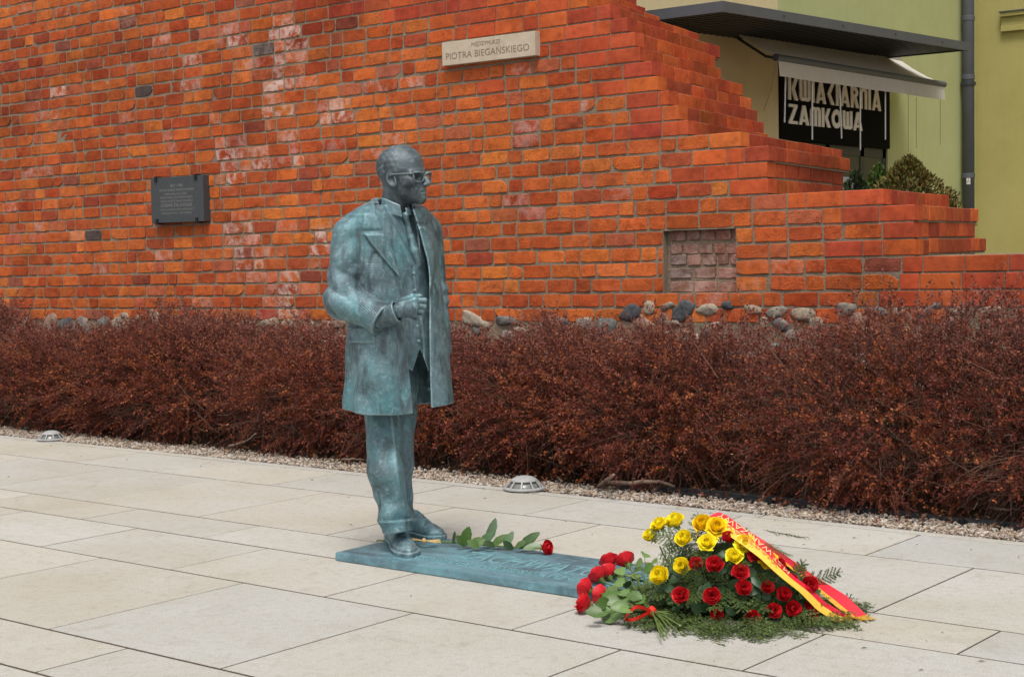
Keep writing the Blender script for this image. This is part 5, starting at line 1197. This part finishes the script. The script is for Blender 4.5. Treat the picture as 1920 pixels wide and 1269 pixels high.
M_PLATE = mat_plate()
PO = np.array([ST[0], ST[1], PLATE_Z])
plate = MB().box(PU0-PO[0], PU1-PO[0], PV0-PO[1], PV1-PO[1], 0.002-PLATE_Z, 0.0).build('plate', M_PLATE, statue, bevel=0.004)
M_RELIEF = plain('relief_bronze', (0.19, 0.36, 0.39), 0.5, 0.4, metal=0.2, var=0.25, scale=40)
def plate_text(s, u0, u1, v0, h, name):
    V2, F2 = text_mesh(s); w = V2[:, 0].max()-V2[:, 0].min(); X = u0+(V2[:, 0]-V2[:, 0].min())*(u1-u0)/w; Yv = v0+V2[:, 1]*h/0.70; n_ = len(X)
    ed = {}
    for f in F2:
        for a, b in zip(f, f[1:]+f[:1]): ed[(a, b)] = 1
    bnd = [(a, b) for (a, b) in ed if (b, a) not in ed]
    top = np.stack([X-PO[0], Yv-PO[1], np.full(n_, 0.0042)], 1); bot = top.copy(); bot[:, 2] = -0.001
    me = mesh_np(name, np.concatenate([top, bot]), list(F2)+[(b, a, a+n_, b+n_) for a, b in bnd], M_RELIEF); link(name, me, plate, kind=None)
plate_text('ZACHWATOWICZ', -4.66, -3.50, 5.345, 0.155, 'inscription')
plate_text('GENERALNY KONSERWATOR ZABYTKÓW', -4.80, -3.52, 5.235, 0.062, 'inscription')
# ------------------------------------------------------------------ flowers laid at the statue
def mat_petal(name, c1, c2):
    t = NT(name, 0.5, 0.3); p = t.pos(); f = t.noise(p, 60, 4, 0.6); t.col(t.mix(c1, c2, t.ramp(f, [(0.3, 0.0), (0.7, 1.0)])))
    t.b.inputs['Subsurface Weight'].default_value = 0.35; t.b.inputs['Subsurface Radius'].default_value = (0.012, 0.006, 0.003); t.b.inputs['Subsurface Scale'].default_value = 1.0; return t.m
M_RED = mat_petal('red_petal', (0.50, 0.008, 0.014), (0.66, 0.016, 0.028)); M_YEL = mat_petal('yellow_petal', (0.95, 0.76, 0.010), (0.97, 0.82, 0.03)); M_YEL_SHADE = mat_petal('shaded_yellow_petal', (0.90, 0.60, 0.008), (0.94, 0.68, 0.014))  # last one: yellow petals with the ribbon's shade put into the colour
M_STEM = plain('rose_stem', (0.10, 0.15, 0.035), 0.6, 0.3, var=0.25, scale=20); M_CUT = plain('cut_stem_end', (0.45, 0.42, 0.22), 0.8)
M_FIR = mat_attr('fir_needle', 0.55, 0.3, 120, 0.25).m
M_RLEAF = mat_attr('rose_leaf', 0.42, 0.4, 60, 0.25).m
M_RIBY = mat_petal('ribbon_yellow', (0.78, 0.47, 0.05), (0.84, 0.54, 0.08)); M_RIBR = mat_petal('ribbon_red', (0.62, 0.012, 0.03), (0.68, 0.018, 0.04)); M_RIBO = mat_petal('ribbon_orange', (0.66, 0.30, 0.02), (0.72, 0.36, 0.03))
M_RIBP = plain('ribbon_letter', (0.80, 0.50, 0.22), 0.6); M_RIBQ = plain('ribbon_letter_red', (0.70, 0.14, 0.07), 0.6)
M_RAFFIA = plain('raffia', (0.52, 0.35, 0.16), 0.8, 0.2, var=0.25, scale=60)
def rose_mesh(seed, open_, mat):
    r = np.random.default_rng(seed); V_, F_ = [], []
    rings = [(4, 0.30, 1.02, 1.5), (4, 0.48, 1.0, 1.25), (5, 0.70, 0.95, 1.05), (5, 0.92, 0.86, 0.95), (5, 1.08, 0.74, 0.85)]
    b = 0
    for i, (n, R, H, wa) in enumerate(rings):
        a0 = r.uniform(0, 6.28)
        for q in range(n):
            A0 = a0+2*math.pi*q/n+r.normal(0, 0.1); fl = (0.05+0.30*open_*(i/4)**1.5)*r.uniform(0.6, 1.4); hh = H*r.uniform(0.92, 1.06); nS, nT = 6, 5
            for s_ in range(nS):
                for t_ in range(nT):
                    s, t2 = -1+2*s_/(nS-1), t_/(nT-1)
                    rho = R*(0.18+0.82*math.sin(min(t2*1.25, 1)*math.pi/2)**0.8)*(1+0.05*s)+fl*t2**4*(1+0.5*s*s)
                    if i < 2: rho *= 1-0.35*t2**3
                    an = A0+s*wa*(0.35+0.65*math.sin(min(1, t2*1.3)*math.pi/2))*(1-0.15*t2**3)
                    z = hh*t2-0.16*hh*s*s*t2**2+(0.02*math.sin(5*s+seed+q))*t2-fl*0.5*t2**4*(i/4)
                    V_.append((rho*math.cos(an)*0.03, rho*math.sin(an)*0.03, z*0.052))
            for s_ in range(nS-1):
                for t_ in range(nT-1): k = b+s_*nT+t_; F_.append((k, k+nT, k+nT+1, k+1))
            b += nS*nT
    return mesh_np('rose_petals', np.array(V_), F_, mat, True)
def calyx_mesh():
    m = MB(); m.lathe([(0.003, -0.02), (0.006, -0.012), (0.010, -0.004), (0.013, 0.006), (0.010, 0.010)], n=10)
    for q in range(5):
        a = 2*math.pi*q/5; ca, sa = math.cos(a), math.sin(a)
        m.add([(0.012*ca-0.005*sa, 0.012*sa+0.005*ca, 0.0), (0.012*ca+0.005*sa, 0.012*sa-0.005*ca, 0.0), (0.034*ca, 0.034*sa, 0.004)], [(0, 1, 2)])
    me = mesh_np('calyx', np.array(m.v), m.f, M_STEM); return me
ROSE = {c: [rose_mesh(i*7+k*31+3, o*(0.45, 0.9, 1.35, 1.8, 0.7, 1.2)[i], m) for i in range(6)] for k, (c, o, m) in enumerate((('red', 0.35, M_RED), ('yellow', 0.5, M_YEL), ('shaded_yellow', 0.9, M_YEL_SHADE)))}
CALYX = calyx_mesh()
def frame(z, spin):
    z = Vector(z).normalized(); q = z.to_track_quat('Z', 'Y').to_matrix(); return q @ Matrix.Rotation(spin, 3, 'Z')
nrose = [0]
def rose(p, axis, col, parent, O, sc=1.0, name=None):
    i = nrose[0]; nrose[0] += 1; R = frame(axis, i*1.7)
    o = link(name or col+'_rose', ROSE[col][(i*5+i//3) % 6], parent); o.matrix_local = Matrix.Translation(Vector(p)-Vector(O)) @ R.to_4x4() @ Matrix.Diagonal((sc, sc, sc, 1))
    c = link('calyx', CALYX, o); return o
def leaf_geo(p, d, n, L, w, fold=0.25, round_=False):
    """pointed or rounded leaf: verts, faces (8 triangles), centre fold"""
    d = np.asarray(d, float); d /= np.linalg.norm(d); n = np.asarray(n, float); s = np.cross(d, n); s /= np.linalg.norm(s)+1e-9; n = np.cross(s, d)
    prof = [(0, 0.0), (0.14, 0.55), (0.42, 1.0), (0.72, 0.85), (0.92, 0.4), (1, 0)] if round_ else [(0, 0.0), (0.18, 0.62), (0.42, 1.0), (0.68, 0.74), (0.88, 0.32), (1, 0)]
    v = []; f = []
    for t, k in prof:
        c = p+d*L*t-n*0.18*L*t*t
        v += [c+s*w*k+n*fold*w*k, c, c-s*w*k+n*fold*w*k]
    for i in range(len(prof)-1):
        a = 3*i; f += [(a, a+1, a+4, a+3), (a+1, a+2, a+5, a+4)]
    return v, f
def leaf(p, d, n, L, w, col, parent, O, round_=False, name='leaf'):
    v, f = leaf_geo(np.asarray(p)-O, d, n, L, w, 0.25, round_); me = mesh_np(name, np.array(v), f, M_RLEAF, True)
    set_attr(me, 'col', np.tile(np.asarray(col)*rng.uniform(0.75, 1.25), (len(v), 1))); return link(name, me, parent)
def fir_mesh(seed):
    r = np.random.default_rng(seed); V_, F_, C_ = [], [], []
    def needles(a, b, n, L):
        a, b = np.array(a), np.array(b); d = (b-a)/np.linalg.norm(b-a); side = np.array([-d[1], d[0], 0])
        for q in range(n):
            t = (q+r.random())/n; sgn = 1 if q % 2 else -1; c = a+(b-a)*t
            nd = d*r.uniform(0.35, 0.8)+side*sgn*r.uniform(0.5, 1.0)+np.array([0, 0, r.normal(0.12, 0.35)]); nd /= np.linalg.norm(nd); l = L*r.uniform(0.7, 1.15)*(1-0.35*t)
            w = np.cross(nd, np.array([0, 0, 1.0])); w = w/(np.linalg.norm(w)+1e-9)*0.0023; k = len(V_)
            V_.extend([c-w, c+w, c+nd*l+w*0.25, c+nd*l-w*0.25]); F_.append((k, k+1, k+2, k+3)); cc = np.array([(0.070, 0.118, 0.028), (0.048, 0.086, 0.024), (0.115, 0.165, 0.040), (0.15, 0.18, 0.05)][r.choice(4, p=[.4, .35, .18, .07])])*r.uniform(0.8, 1.2); C_.extend([cc]*4)
    def stick(a, b, w):
        a, b = np.array(a), np.array(b); k = len(V_); s = np.array([0, 0, w]); s2 = np.array([0, w, 0]); V_.extend([a-s2, a+s2, b, a+s]); F_.extend([(k, k+1, k+2), (k, k+3, k+2)]); C_.extend([np.array((0.09, 0.065, 0.035))]*4)
    stick((0, 0, 0), (0.30, 0, -0.01), 0.002); needles((0.01, 0, 0), (0.31, 0, -0.01), 60, 0.017)
    x = 0.03
    while x < 0.27:
        for sg in (-1, 1):
            L = (0.115*(1-x/0.34)+0.02)*r.uniform(0.75, 1.15); a = (x, 0, -0.01*x); ang = r.uniform(0.75, 1.0); b = (x+L*math.cos(ang), sg*L*math.sin(ang), r.normal(0, 0.008)-0.012)
            stick(a, b, 0.0013); needles(a, b, int(10+260*L), 0.015)
        x += r.uniform(0.024, 0.034)
    fq = [f for f in F_ if len(f) == 4]; ft = [f for f in F_ if len(f) == 3]
    me = mesh_np('fir_branch', np.array(V_), fq+ft, M_FIR); set_attr(me, 'col', np.array(C_)); return me
FIR = [fir_mesh(90+i) for i in range(5)]
# ---- funeral spray of fir, roses and a ribbon
SC = ground(1378, 1148, 0.0); WO2 = np.array([SC[0], SC[1], 0.0])
sd_ = np.array([SC[0], SC[1], 0]); sd_ = sd_/np.linalg.norm(sd_); sr_ = np.array([sd_[1], -sd_[0], 0])
ER = np.array([0.40, 0.26, 0.37]); EC = WO2+sd_*0.05
spray = empty('funeral_spray', tuple(WO2), label='large spray of fir, red and yellow roses with a red and yellow ribbon', cat='flower spray')
def on_mound(x, y, k=1.0):
    d = ray(x, y); B_ = np.array([sr_, sd_, [0, 0, 1]]); R_ = ER*k
    o_ = (B_@(CAM-EC))/R_; q = (B_@d)/R_; a, b, c_ = q@q, 2*o_@q, o_@o_-1; disc = b*b-4*a*c_
    t = (-b-math.sqrt(disc))/(2*a) if disc > 0 else -b/(2*a)
    p = CAM+d*t; n = B_.T@((B_@(p-EC))/(R_**2)); n /= np.linalg.norm(n); p[2] = max(p[2], 0.025); return p, n
K3 = lambda x, y: (1060+x*0.3125, 930+y*0.3125)
YELLOW = [(545, 270), (590, 208), (682, 195), (730, 280), (860, 302), (1075, 312), (1012, 376), (715, 432), (592, 492)]
SHADED_YELLOW = [(835, 205), (912, 218), (1208, 405)]  # yellow roses under the ribbon, painted deeper for its shade
REDS = [(983, 272), (1135, 367), (793, 417), (902, 427), (1262, 432), (1342, 512), (1442, 542), (1068, 555), (1205, 552), (1298, 592), (708, 596), (885, 600), (1240, 682), (1350, 670), (1450, 672), (915, 705), (1115, 722), (1448, 752), (1537, 735), (1048, 465)]
tocam = lambda p: (CAM-p)/np.linalg.norm(CAM-p)
for col, L_ in (('yellow', YELLOW), ('shaded_yellow', SHADED_YELLOW), ('red', REDS)):
    for (x, y) in L_:
        p, n = on_mound(*K3(x, y)); ax = n*0.8+tocam(p)*0.75+np.array([0, 0, 0.35])+rng.normal(0, 0.12, 3); ax /= np.linalg.norm(ax)
        rose(p+n*0.022-ax*0.010, ax, col, spray, WO2, (0.96 if col != 'red' else 0.82)*rng.uniform(0.84, 1.12))
        st = MB().tube([p-ax*0.03-WO2, p-ax*0.09+np.array([0, 0, -0.02])-WO2], 0.0028, 6); st.build('stem', M_STEM, spray)
# fir: an apron round the foot, then layers up the mound
def fir_at(p, d, n, sc, i):
    d = np.asarray(d, float); d /= np.linalg.norm(d); n = np.asarray(n, float); y = np.cross(n, d); y /= np.linalg.norm(y); n = np.cross(d, y)
    M = Matrix(((d[0], y[0], n[0], p[0]-WO2[0]), (d[1], y[1], n[1], p[1]-WO2[1]), (d[2], y[2], n[2], p[2]), (0, 0, 0, 1)))
    o = link('fir_branch', FIR[i % 5], spray); o.matrix_local = M @ Matrix.Diagonal((sc, sc, sc, 1))
k = 0
for ring, (fr, zf, cnt, sc, dip) in enumerate(((0.66, 0.06, 34, 0.98, -0.10), (0.62, 0.14, 30, 0.90, -0.16), (0.55, 0.40, 26, 0.70, -0.30), (0.30, 0.80, 16, 0.6, -0.15))):
    for q in range(cnt):
        a = 2*math.pi*(q+rng.uniform(-0.3, 0.3))/cnt; ca, sa = math.cos(a), math.sin(a)
        rad = np.array([ER[0]*fr*ca, ER[1]*fr*sa*(1.55 if (ring < 2 and sa < 0) else 1.0)]); p = EC+sr_*rad[0]+sd_*rad[1]+np.array([0, 0, ER[2]*zf*rng.uniform(0.8, 1.1)])
        d = sr_*ca+sd_*sa*0.8+np.array([0, 0, dip+rng.normal(0, 0.08)]); n = np.array([0, 0, 1.0])+0.5*(sr_*ca+sd_*sa)+rng.normal(0, 0.15, 3)
        if ring == 0:
            d[2] = -0.06; n = np.array([0, 0, 1.0])
        if ring > 1 and (sa > 0.35 or (ca > 0.45 and sa > -0.3)): continue
        if ring == 1 and sa > 0.5: continue
        fir_at(p, d, n, sc*rng.uniform(0.85, 1.1), k); k += 1
for (x, y, x2, y2) in ((1290, 1010, 1195, 1005), (1300, 1030, 1215, 1050), (1310, 1020, 1308, 972), (1330, 1130, 1215, 1110), (1300, 1070, 1225, 1060), (1300, 1100, 1240, 1120)):
    p, n = on_mound(x, y, 0.95); p2, _ = on_mound(x2, y2, 0.95)
    if np.linalg.norm(p2-p) > 0.01: fir_at(p, p2-p+np.array([0, 0, 0.02]), n*0.7+tocam(p), 0.6, k); k += 1
# dark rose foliage between the blooms
for q in range(70):
    x = rng.uniform(1255, 1530); y = rng.uniform(1040+max(0, x-1400)*0.6, 1165)
    p, n = on_mound(x, y, 0.95)
    d = rng.normal(0, 1, 3)+np.array([0, 0, 0.2]); d -= n*(d@n)*0.7; leaf(p, d, n+tocam(p)*0.6+rng.normal(0, 0.3, 3), rng.uniform(0.045, 0.075), rng.uniform(0.014, 0.022), (0.034, 0.086, 0.030), spray, WO2)
for q in range(46):
    x = rng.uniform(1250, 1530); y = rng.uniform(1015+max(0, x-1380)*0.65, 1165); p, n = on_mound(x, y, 0.84); fir_at(p, rng.normal(0, 1, 3)-n*0.2, n+rng.normal(0, 0.3, 3), 0.55, k); k += 1
# dark core that holds the flowers (wet floral foam on a tray)
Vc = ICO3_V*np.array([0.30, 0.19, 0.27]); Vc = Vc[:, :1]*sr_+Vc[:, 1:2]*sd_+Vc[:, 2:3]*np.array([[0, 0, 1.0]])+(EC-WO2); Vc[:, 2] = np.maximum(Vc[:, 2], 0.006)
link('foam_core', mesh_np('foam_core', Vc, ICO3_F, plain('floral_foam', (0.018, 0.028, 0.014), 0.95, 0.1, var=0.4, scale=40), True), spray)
# ribbon
Zp = px(EC+np.array([0, 0, 0.36]))[2]; Ze = px(ground(1590, 1165))[2]; Ze2 = px(ground(1628, 1163))[2]
def strip(up, lo, z0, z1, nseg=48, drape=False):
    up, lo = np.array(up, float), np.array(lo, float)
    def samp(P_, t):
        s = np.concatenate([[0], np.cumsum(np.linalg.norm(np.diff(P_, axis=0), axis=1))]); s /= s[-1]; return np.stack([np.interp(t, s, P_[:, 0]), np.interp(t, s, P_[:, 1])], 1)
    t = np.linspace(0, 1, nseg+1); a, b = samp(up, t), samp(lo, t); Zt = z0+(z1-z0)*t
    if drape:
        mid = (a+b)/2; hz = []
        for (x, y), zl in zip(mid, Zt): q, _ = on_mound(x, y, 1.0); hz.append(min(zl, px(q)[2]-0.055))
        hz = np.array(hz); hz[-8:] = np.linspace(hz[-9], z1, 8); Zt = np.convolve(np.pad(hz, 4, mode='edge'), np.ones(9)/9, 'valid')
    A_ = np.array([at_depth(x, y, z+0.012) for (x, y), z in zip(a, Zt)]); B_ = np.array([at_depth(x, y, z-0.03*math.sin(math.pi*tt)) for (x, y), z, tt in zip(b, Zt, t)])
    A_[:, 2] = np.maximum(A_[:, 2], 0.006); B_[:, 2] = np.maximum(B_[:, 2], 0.006); return A_, B_
def strip_part(A_, B_, w0, w1, mat, parent, name, lift=0.0):
    n_ = len(A_); cols = 5; ws = np.linspace(w0, w1, cols); V_ = np.concatenate([A_+(B_-A_)*w for w in ws])-WO2; V_[:, 2] += lift
    F_ = [(c*n_+i, c*n_+i+1, (c+1)*n_+i+1, (c+1)*n_+i) for c in range(cols-1) for i in range(n_-1)]
    return link(name, mesh_np(name, V_, F_, mat, True), parent)
def strip_text(A_, B_, s0, s1, w0, w1, s, mat, parent):
    V2, F2 = text_mesh(s); X = V2[:, 0]; X = (X-X.min())/(X.max()-X.min()); Y_ = V2[:, 1]/0.72
    q = (s1+(s0-s1)*X)*(len(A_)-1); w = w0+(w1-w0)*Y_; i = np.clip(np.floor(q).astype(int), 0, len(A_)-2); fr = (q-i)[:, None]
    a = A_[i]*(1-fr)+A_[i+1]*fr; b = B_[i]*(1-fr)+B_[i+1]*fr; P_ = a+(b-a)*w[:, None]; nrm = np.cross(A_[i+1]-A_[i], B_[i]-A_[i]); nrm /= np.linalg.norm(nrm, axis=1)[:, None]; nrm *= np.sign((nrm*(CAM-P_)).sum(1))[:, None]
    link('lettering', mesh_np('lettering', P_+nrm*0.003-WO2, F2, mat), parent)
up1 = [(1318, 984), (1322, 972), (1339, 962), (1349, 959), (1365, 967), (1391, 987), (1415, 1003), (1448, 1033), (1462, 1053), (1488, 1079), (1523, 1104), (1547, 1128), (1586, 1151)]
lo1 = [(1305, 1010), (1307, 992), (1312, 984), (1325, 981), (1345, 991), (1370, 1006), (1396, 1024), (1425, 1046), (1442, 1062), (1462, 1080), (1500, 1110), (1531, 1142), (1578, 1174)]
up2 = [(1405, 996), (1432, 1012), (1468, 1037), (1527, 1079), (1587, 1116), (1625, 1152)]
lo2 = [(1412, 1010), (1444, 1035), (1488, 1070), (1527, 1102), (1567, 1136), (1597, 1158)]
rib = empty('ribbon', (0, 0, 0)); rib.parent = spray
A1, B1 = strip(up1, lo1, Zp-0.02, Ze-0.02, drape=True); strip_part(A1, B1, 0, 0.40, M_RIBR, rib, 'red_band'); strip_part(A1, B1, 0.40, 1.0, M_RIBY, rib, 'yellow_band')
A2, B2 = strip(up2, lo2, Zp+0.03, Ze2); strip_part(A2, B2, 0, 0.72, M_RIBR, rib, 'red_band'); strip_part(A2, B2, 0.72, 1.0, M_RIBO, rib, 'yellow_band')
strip_text(A1, B1, 0.13, 0.62, 0.05, 0.36, 'M.ST.WARSZAWY', M_RIBP, rib); strip_text(A1, B1, 0.12, 0.55, 0.42, 0.64, 'WARSZAWY', M_RIBQ, rib)
m = MB()
for (a, b), n_ in (((A1[-1], B1[-1]), 26), ((A2[-1], B2[-1]), 26)):
    ddir = np.array([0.0, 0, 0])+sr_*0.03-sd_*0.006
    for q in range(n_):
        p = a+(b-a)*(q+0.5)/n_; e = p+ddir*rng.uniform(0.7, 1.2)+rng.normal(0, 0.003, 3); e[2] = 0.004; m.tube([p-WO2, e-WO2], 0.0011, 3, cap=False)
m.build('fringe', M_RIBO, rib)
# ---- hand bouquet of red roses leaning on the spray
BO = ground(1170, 1130, 0.0); bq = empty('rose_bouquet', (BO[0], BO[1], 0), label='bouquet of red roses tied with a red ribbon left of the spray', cat='bouquet'); BO = np.array([BO[0], BO[1], 0])
knot = ground(1223, 1146, 0.045)
for (x, y, z) in ((268, 398, 0.10), (365, 392, 0.11), (198, 482, 0.075), (258, 465, 0.07), (130, 552, 0.055), (122, 645, 0.04), (222, 590, 0.035)):
    p = ground(*K3(x, y), z); ax = (p-knot); ax[2] *= 0.5; ax /= np.linalg.norm(ax); ax = ax+np.array([0, 0, 0.25])+tocam(p)*0.6+rng.normal(0, 0.1, 3); ax /= np.linalg.norm(ax)
    rose(p-ax*0.02, ax, 'red', bq, BO, 1.16); MB().tube([p-ax*0.035-BO, (p+knot)/2+np.array([0, 0, 0.012])-BO, knot+rng.normal(0, 0.006, 3)-BO], 0.0032, 6).build('stem', M_STEM, bq)
for (x, y) in ((1246, 1195), (1252, 1190), (1240, 1197), (1237, 1185), (1257, 1183), (1273, 1186), (1268, 1168), (1275, 1172), (1262, 1160), (1288, 1154), (1282, 1160)):
    e = ground(x, y, rng.uniform(0.006, 0.03)); k0 = knot+rng.normal(0, 0.005, 3); MB().tube([k0-BO, (k0+e)/2+np.array([0, 0, 0.008])-BO, e-BO], 0.0033, 6).build('stem', M_STEM, bq)
    dv = (e-k0)/np.linalg.norm(e-k0); MB().tube([e-dv*0.001-BO, e+dv*0.002-BO], 0.0036, 6).build('cut_end', M_CUT, bq)
LV_ = [(480, 350, 1), (530, 395, 1), (460, 500, 1), (545, 465, 1), (385, 470, 1), (330, 520, 1), (280, 560, 1), (285, 625, 1), (350, 630, 1), (370, 680, 1), (300, 720, 2), (210, 660, 0), (180, 690, 0), (440, 400, 1), (330, 450, 1), (290, 450, 1), (410, 560, 0), (300, 600, 0), (240, 640, 0), (420, 600, 0), (380, 520, 0), (450, 620, 0), (500, 430, 0), (470, 560, 0), (350, 580, 1), (420, 480, 1), (250, 600, 0), (230, 690, 0), (340, 660, 0), (510, 520, 0), (430, 440, 0), (315, 480, 0)]
for (x, y, kind) in LV_:
    p = ground(*K3(x, y), rng.uniform(0.04, 0.09) if kind < 2 else 0.03); d = p-knot; d[2] = rng.normal(0, 0.03); d = d/np.linalg.norm(d)+rng.normal(0, 0.45, 3)*np.array([1, 1, 0.4])
    c = (0.14, 0.23, 0.07) if kind else (0.08, 0.155, 0.03)
    leaf(p-d/np.linalg.norm(d)*0.03, d, np.array([0, 0, 0.8])+tocam(p)*0.9+rng.normal(0, 0.25, 3), (0.07 if kind < 2 else 0.095)*rng.uniform(0.85, 1.1), (0.026 if kind < 2 else 0.038), c, bq, BO, True)
    MB().tube([p-d/np.linalg.norm(d)*0.03-BO, (p*0.4+knot*0.6)-BO], 0.0016, 5).build('leaf_stalk', M_STEM, bq)
m = MB(); 
lp = [knot, ground(1195, 1137, 0.09), ground(1178, 1150, 0.06), ground(1172, 1160, 0.02), ground(1190, 1160, 0.03), knot+np.array([0, 0, 0.004])]
fine = []
for i in range(len(lp)-1):
    for q in range(6):
        t = q/6; p0, p1, p2, p3 = lp[max(i-1, 0)], lp[i], lp[i+1], lp[min(i+2, len(lp)-1)]
        fine.append(0.5*((2*p1)+(-p0+p2)*t+(2*p0-5*p1+4*p2-p3)*t*t+(-p0+3*p1-3*p2+p3)*t**3))
fine.append(lp[-1]); V_ = []; 
for i, p in enumerate(fine): V_ += [p+np.array([0, 0, 0.007])-BO, p-np.array([0, 0, 0.007])-BO]
m.add(V_, [(2*i, 2*i+1, 2*i+3, 2*i+2) for i in range(len(fine)-1)])
M_BOW = mat_petal('bow_red', (0.62, 0.02, 0.012), (0.70, 0.03, 0.02)); m.build('ribbon_loop', M_BOW, bq, smooth=True)
Vk = ICO3_V*np.array([0.016, 0.016, 0.022])*(1+0.12*np.sin(ICO3_V[:, :1]*9)*np.sin(ICO3_V[:, 2:]*11)); link('ribbon_knot', mesh_np('ribbon_knot', Vk+knot-BO, ICO3_F, M_BOW, True), bq)
# ---- single rose on the plate
sp_ = [ground(706, 1013, PLATE_Z+0.012), ground(800, 1013, PLATE_Z+0.022), ground(880, 1019, PLATE_Z+0.02), ground(960, 1025, PLATE_Z+0.02), ground(1016, 1028, PLATE_Z+0.03)]
SO2 = np.array([sp_[2][0], sp_[2][1], PLATE_Z]); sr1 = empty('single_rose', tuple(SO2), label='single long-stemmed red rose lying across the bronze plate', cat='rose')
MB().tube([p-SO2 for p in sp_], [0.0035, 0.005, 0.004, 0.004, 0.004], 7).build('stem', M_STEM, sr1, smooth=True)
p = ground(1022, 1027, PLATE_Z+0.028); ax = (sp_[-1]-sp_[-2]); ax = ax/np.linalg.norm(ax); rose(p-ax*0.012, ax+tocam(p)*0.1+np.array([0, 0, 0.12]), 'red', sr1, SO2, 0.95)
for (x, y, x2, y2, w, c) in ((870, 1020, 876, 998, 0.026, (0.045, 0.10, 0.012)), (870, 1020, 862, 1010, 0.02, (0.06, 0.12, 0.02)), (885, 1022, 900, 1014, 0.026, (0.08, 0.15, 0.03)), (905, 1018, 916, 1004, 0.024, (0.06, 0.12, 0.05)), (915, 1012, 926, 984, 0.022, (0.11, 0.17, 0.09)), (925, 1020, 944, 1006, 0.020, (0.06, 0.12, 0.02)), (948, 1022, 957, 1005, 0.018, (0.13, 0.20, 0.10)), (968, 1026, 978, 1018, 0.018, (0.09, 0.16, 0.05)),
                        (978, 1024, 1000, 1004, 0.024, (0.04, 0.09, 0.015)), (985, 1028, 1008, 1022, 0.02, (0.15, 0.22, 0.12)), (925, 1024, 915, 1018, 0.016, (0.035, 0.08, 0.02)), (850, 1016, 852, 1004, 0.008, (0.06, 0.09, 0.03)), (895, 1024, 884, 1017, 0.02, (0.07, 0.13, 0.03)), (960, 1028, 950, 1020, 0.018, (0.05, 0.10, 0.03))):
    q0 = ground(x, y, PLATE_Z+0.025); dep = px(q0)[2]; q1 = at_depth(x2, y2, dep-0.01); d = q1-q0; leaf(q0-d*0.25, d, tocam(q0)+rng.normal(0, 0.25, 3)+np.array([0, 0, 0.4]), np.linalg.norm(d)*1.5+0.012, w*1.05, c, sr1, SO2, True)
m = MB()
for q in range(14):
    a = ground(772+rng.uniform(-2, 6), 1011+rng.normal(0, 1.2), PLATE_Z+0.03); b = ground(822+rng.uniform(-6, 6), 1014+rng.normal(0, 2.0), PLATE_Z+0.028); mid = ground(795, 1013.5, PLATE_Z+0.034); m.tube([a-SO2, mid-SO2, b-SO2], 0.0022, 4)
m.build('raffia_tie', M_RAFFIA, sr1)
Vk = ICO3_V*np.array([0.011, 0.011, 0.013]); link('raffia_knot', mesh_np('raffia_knot', Vk+ground(795, 1013.5, PLATE_Z+0.036)-SO2, ICO3_F, M_RAFFIA, True), sr1)
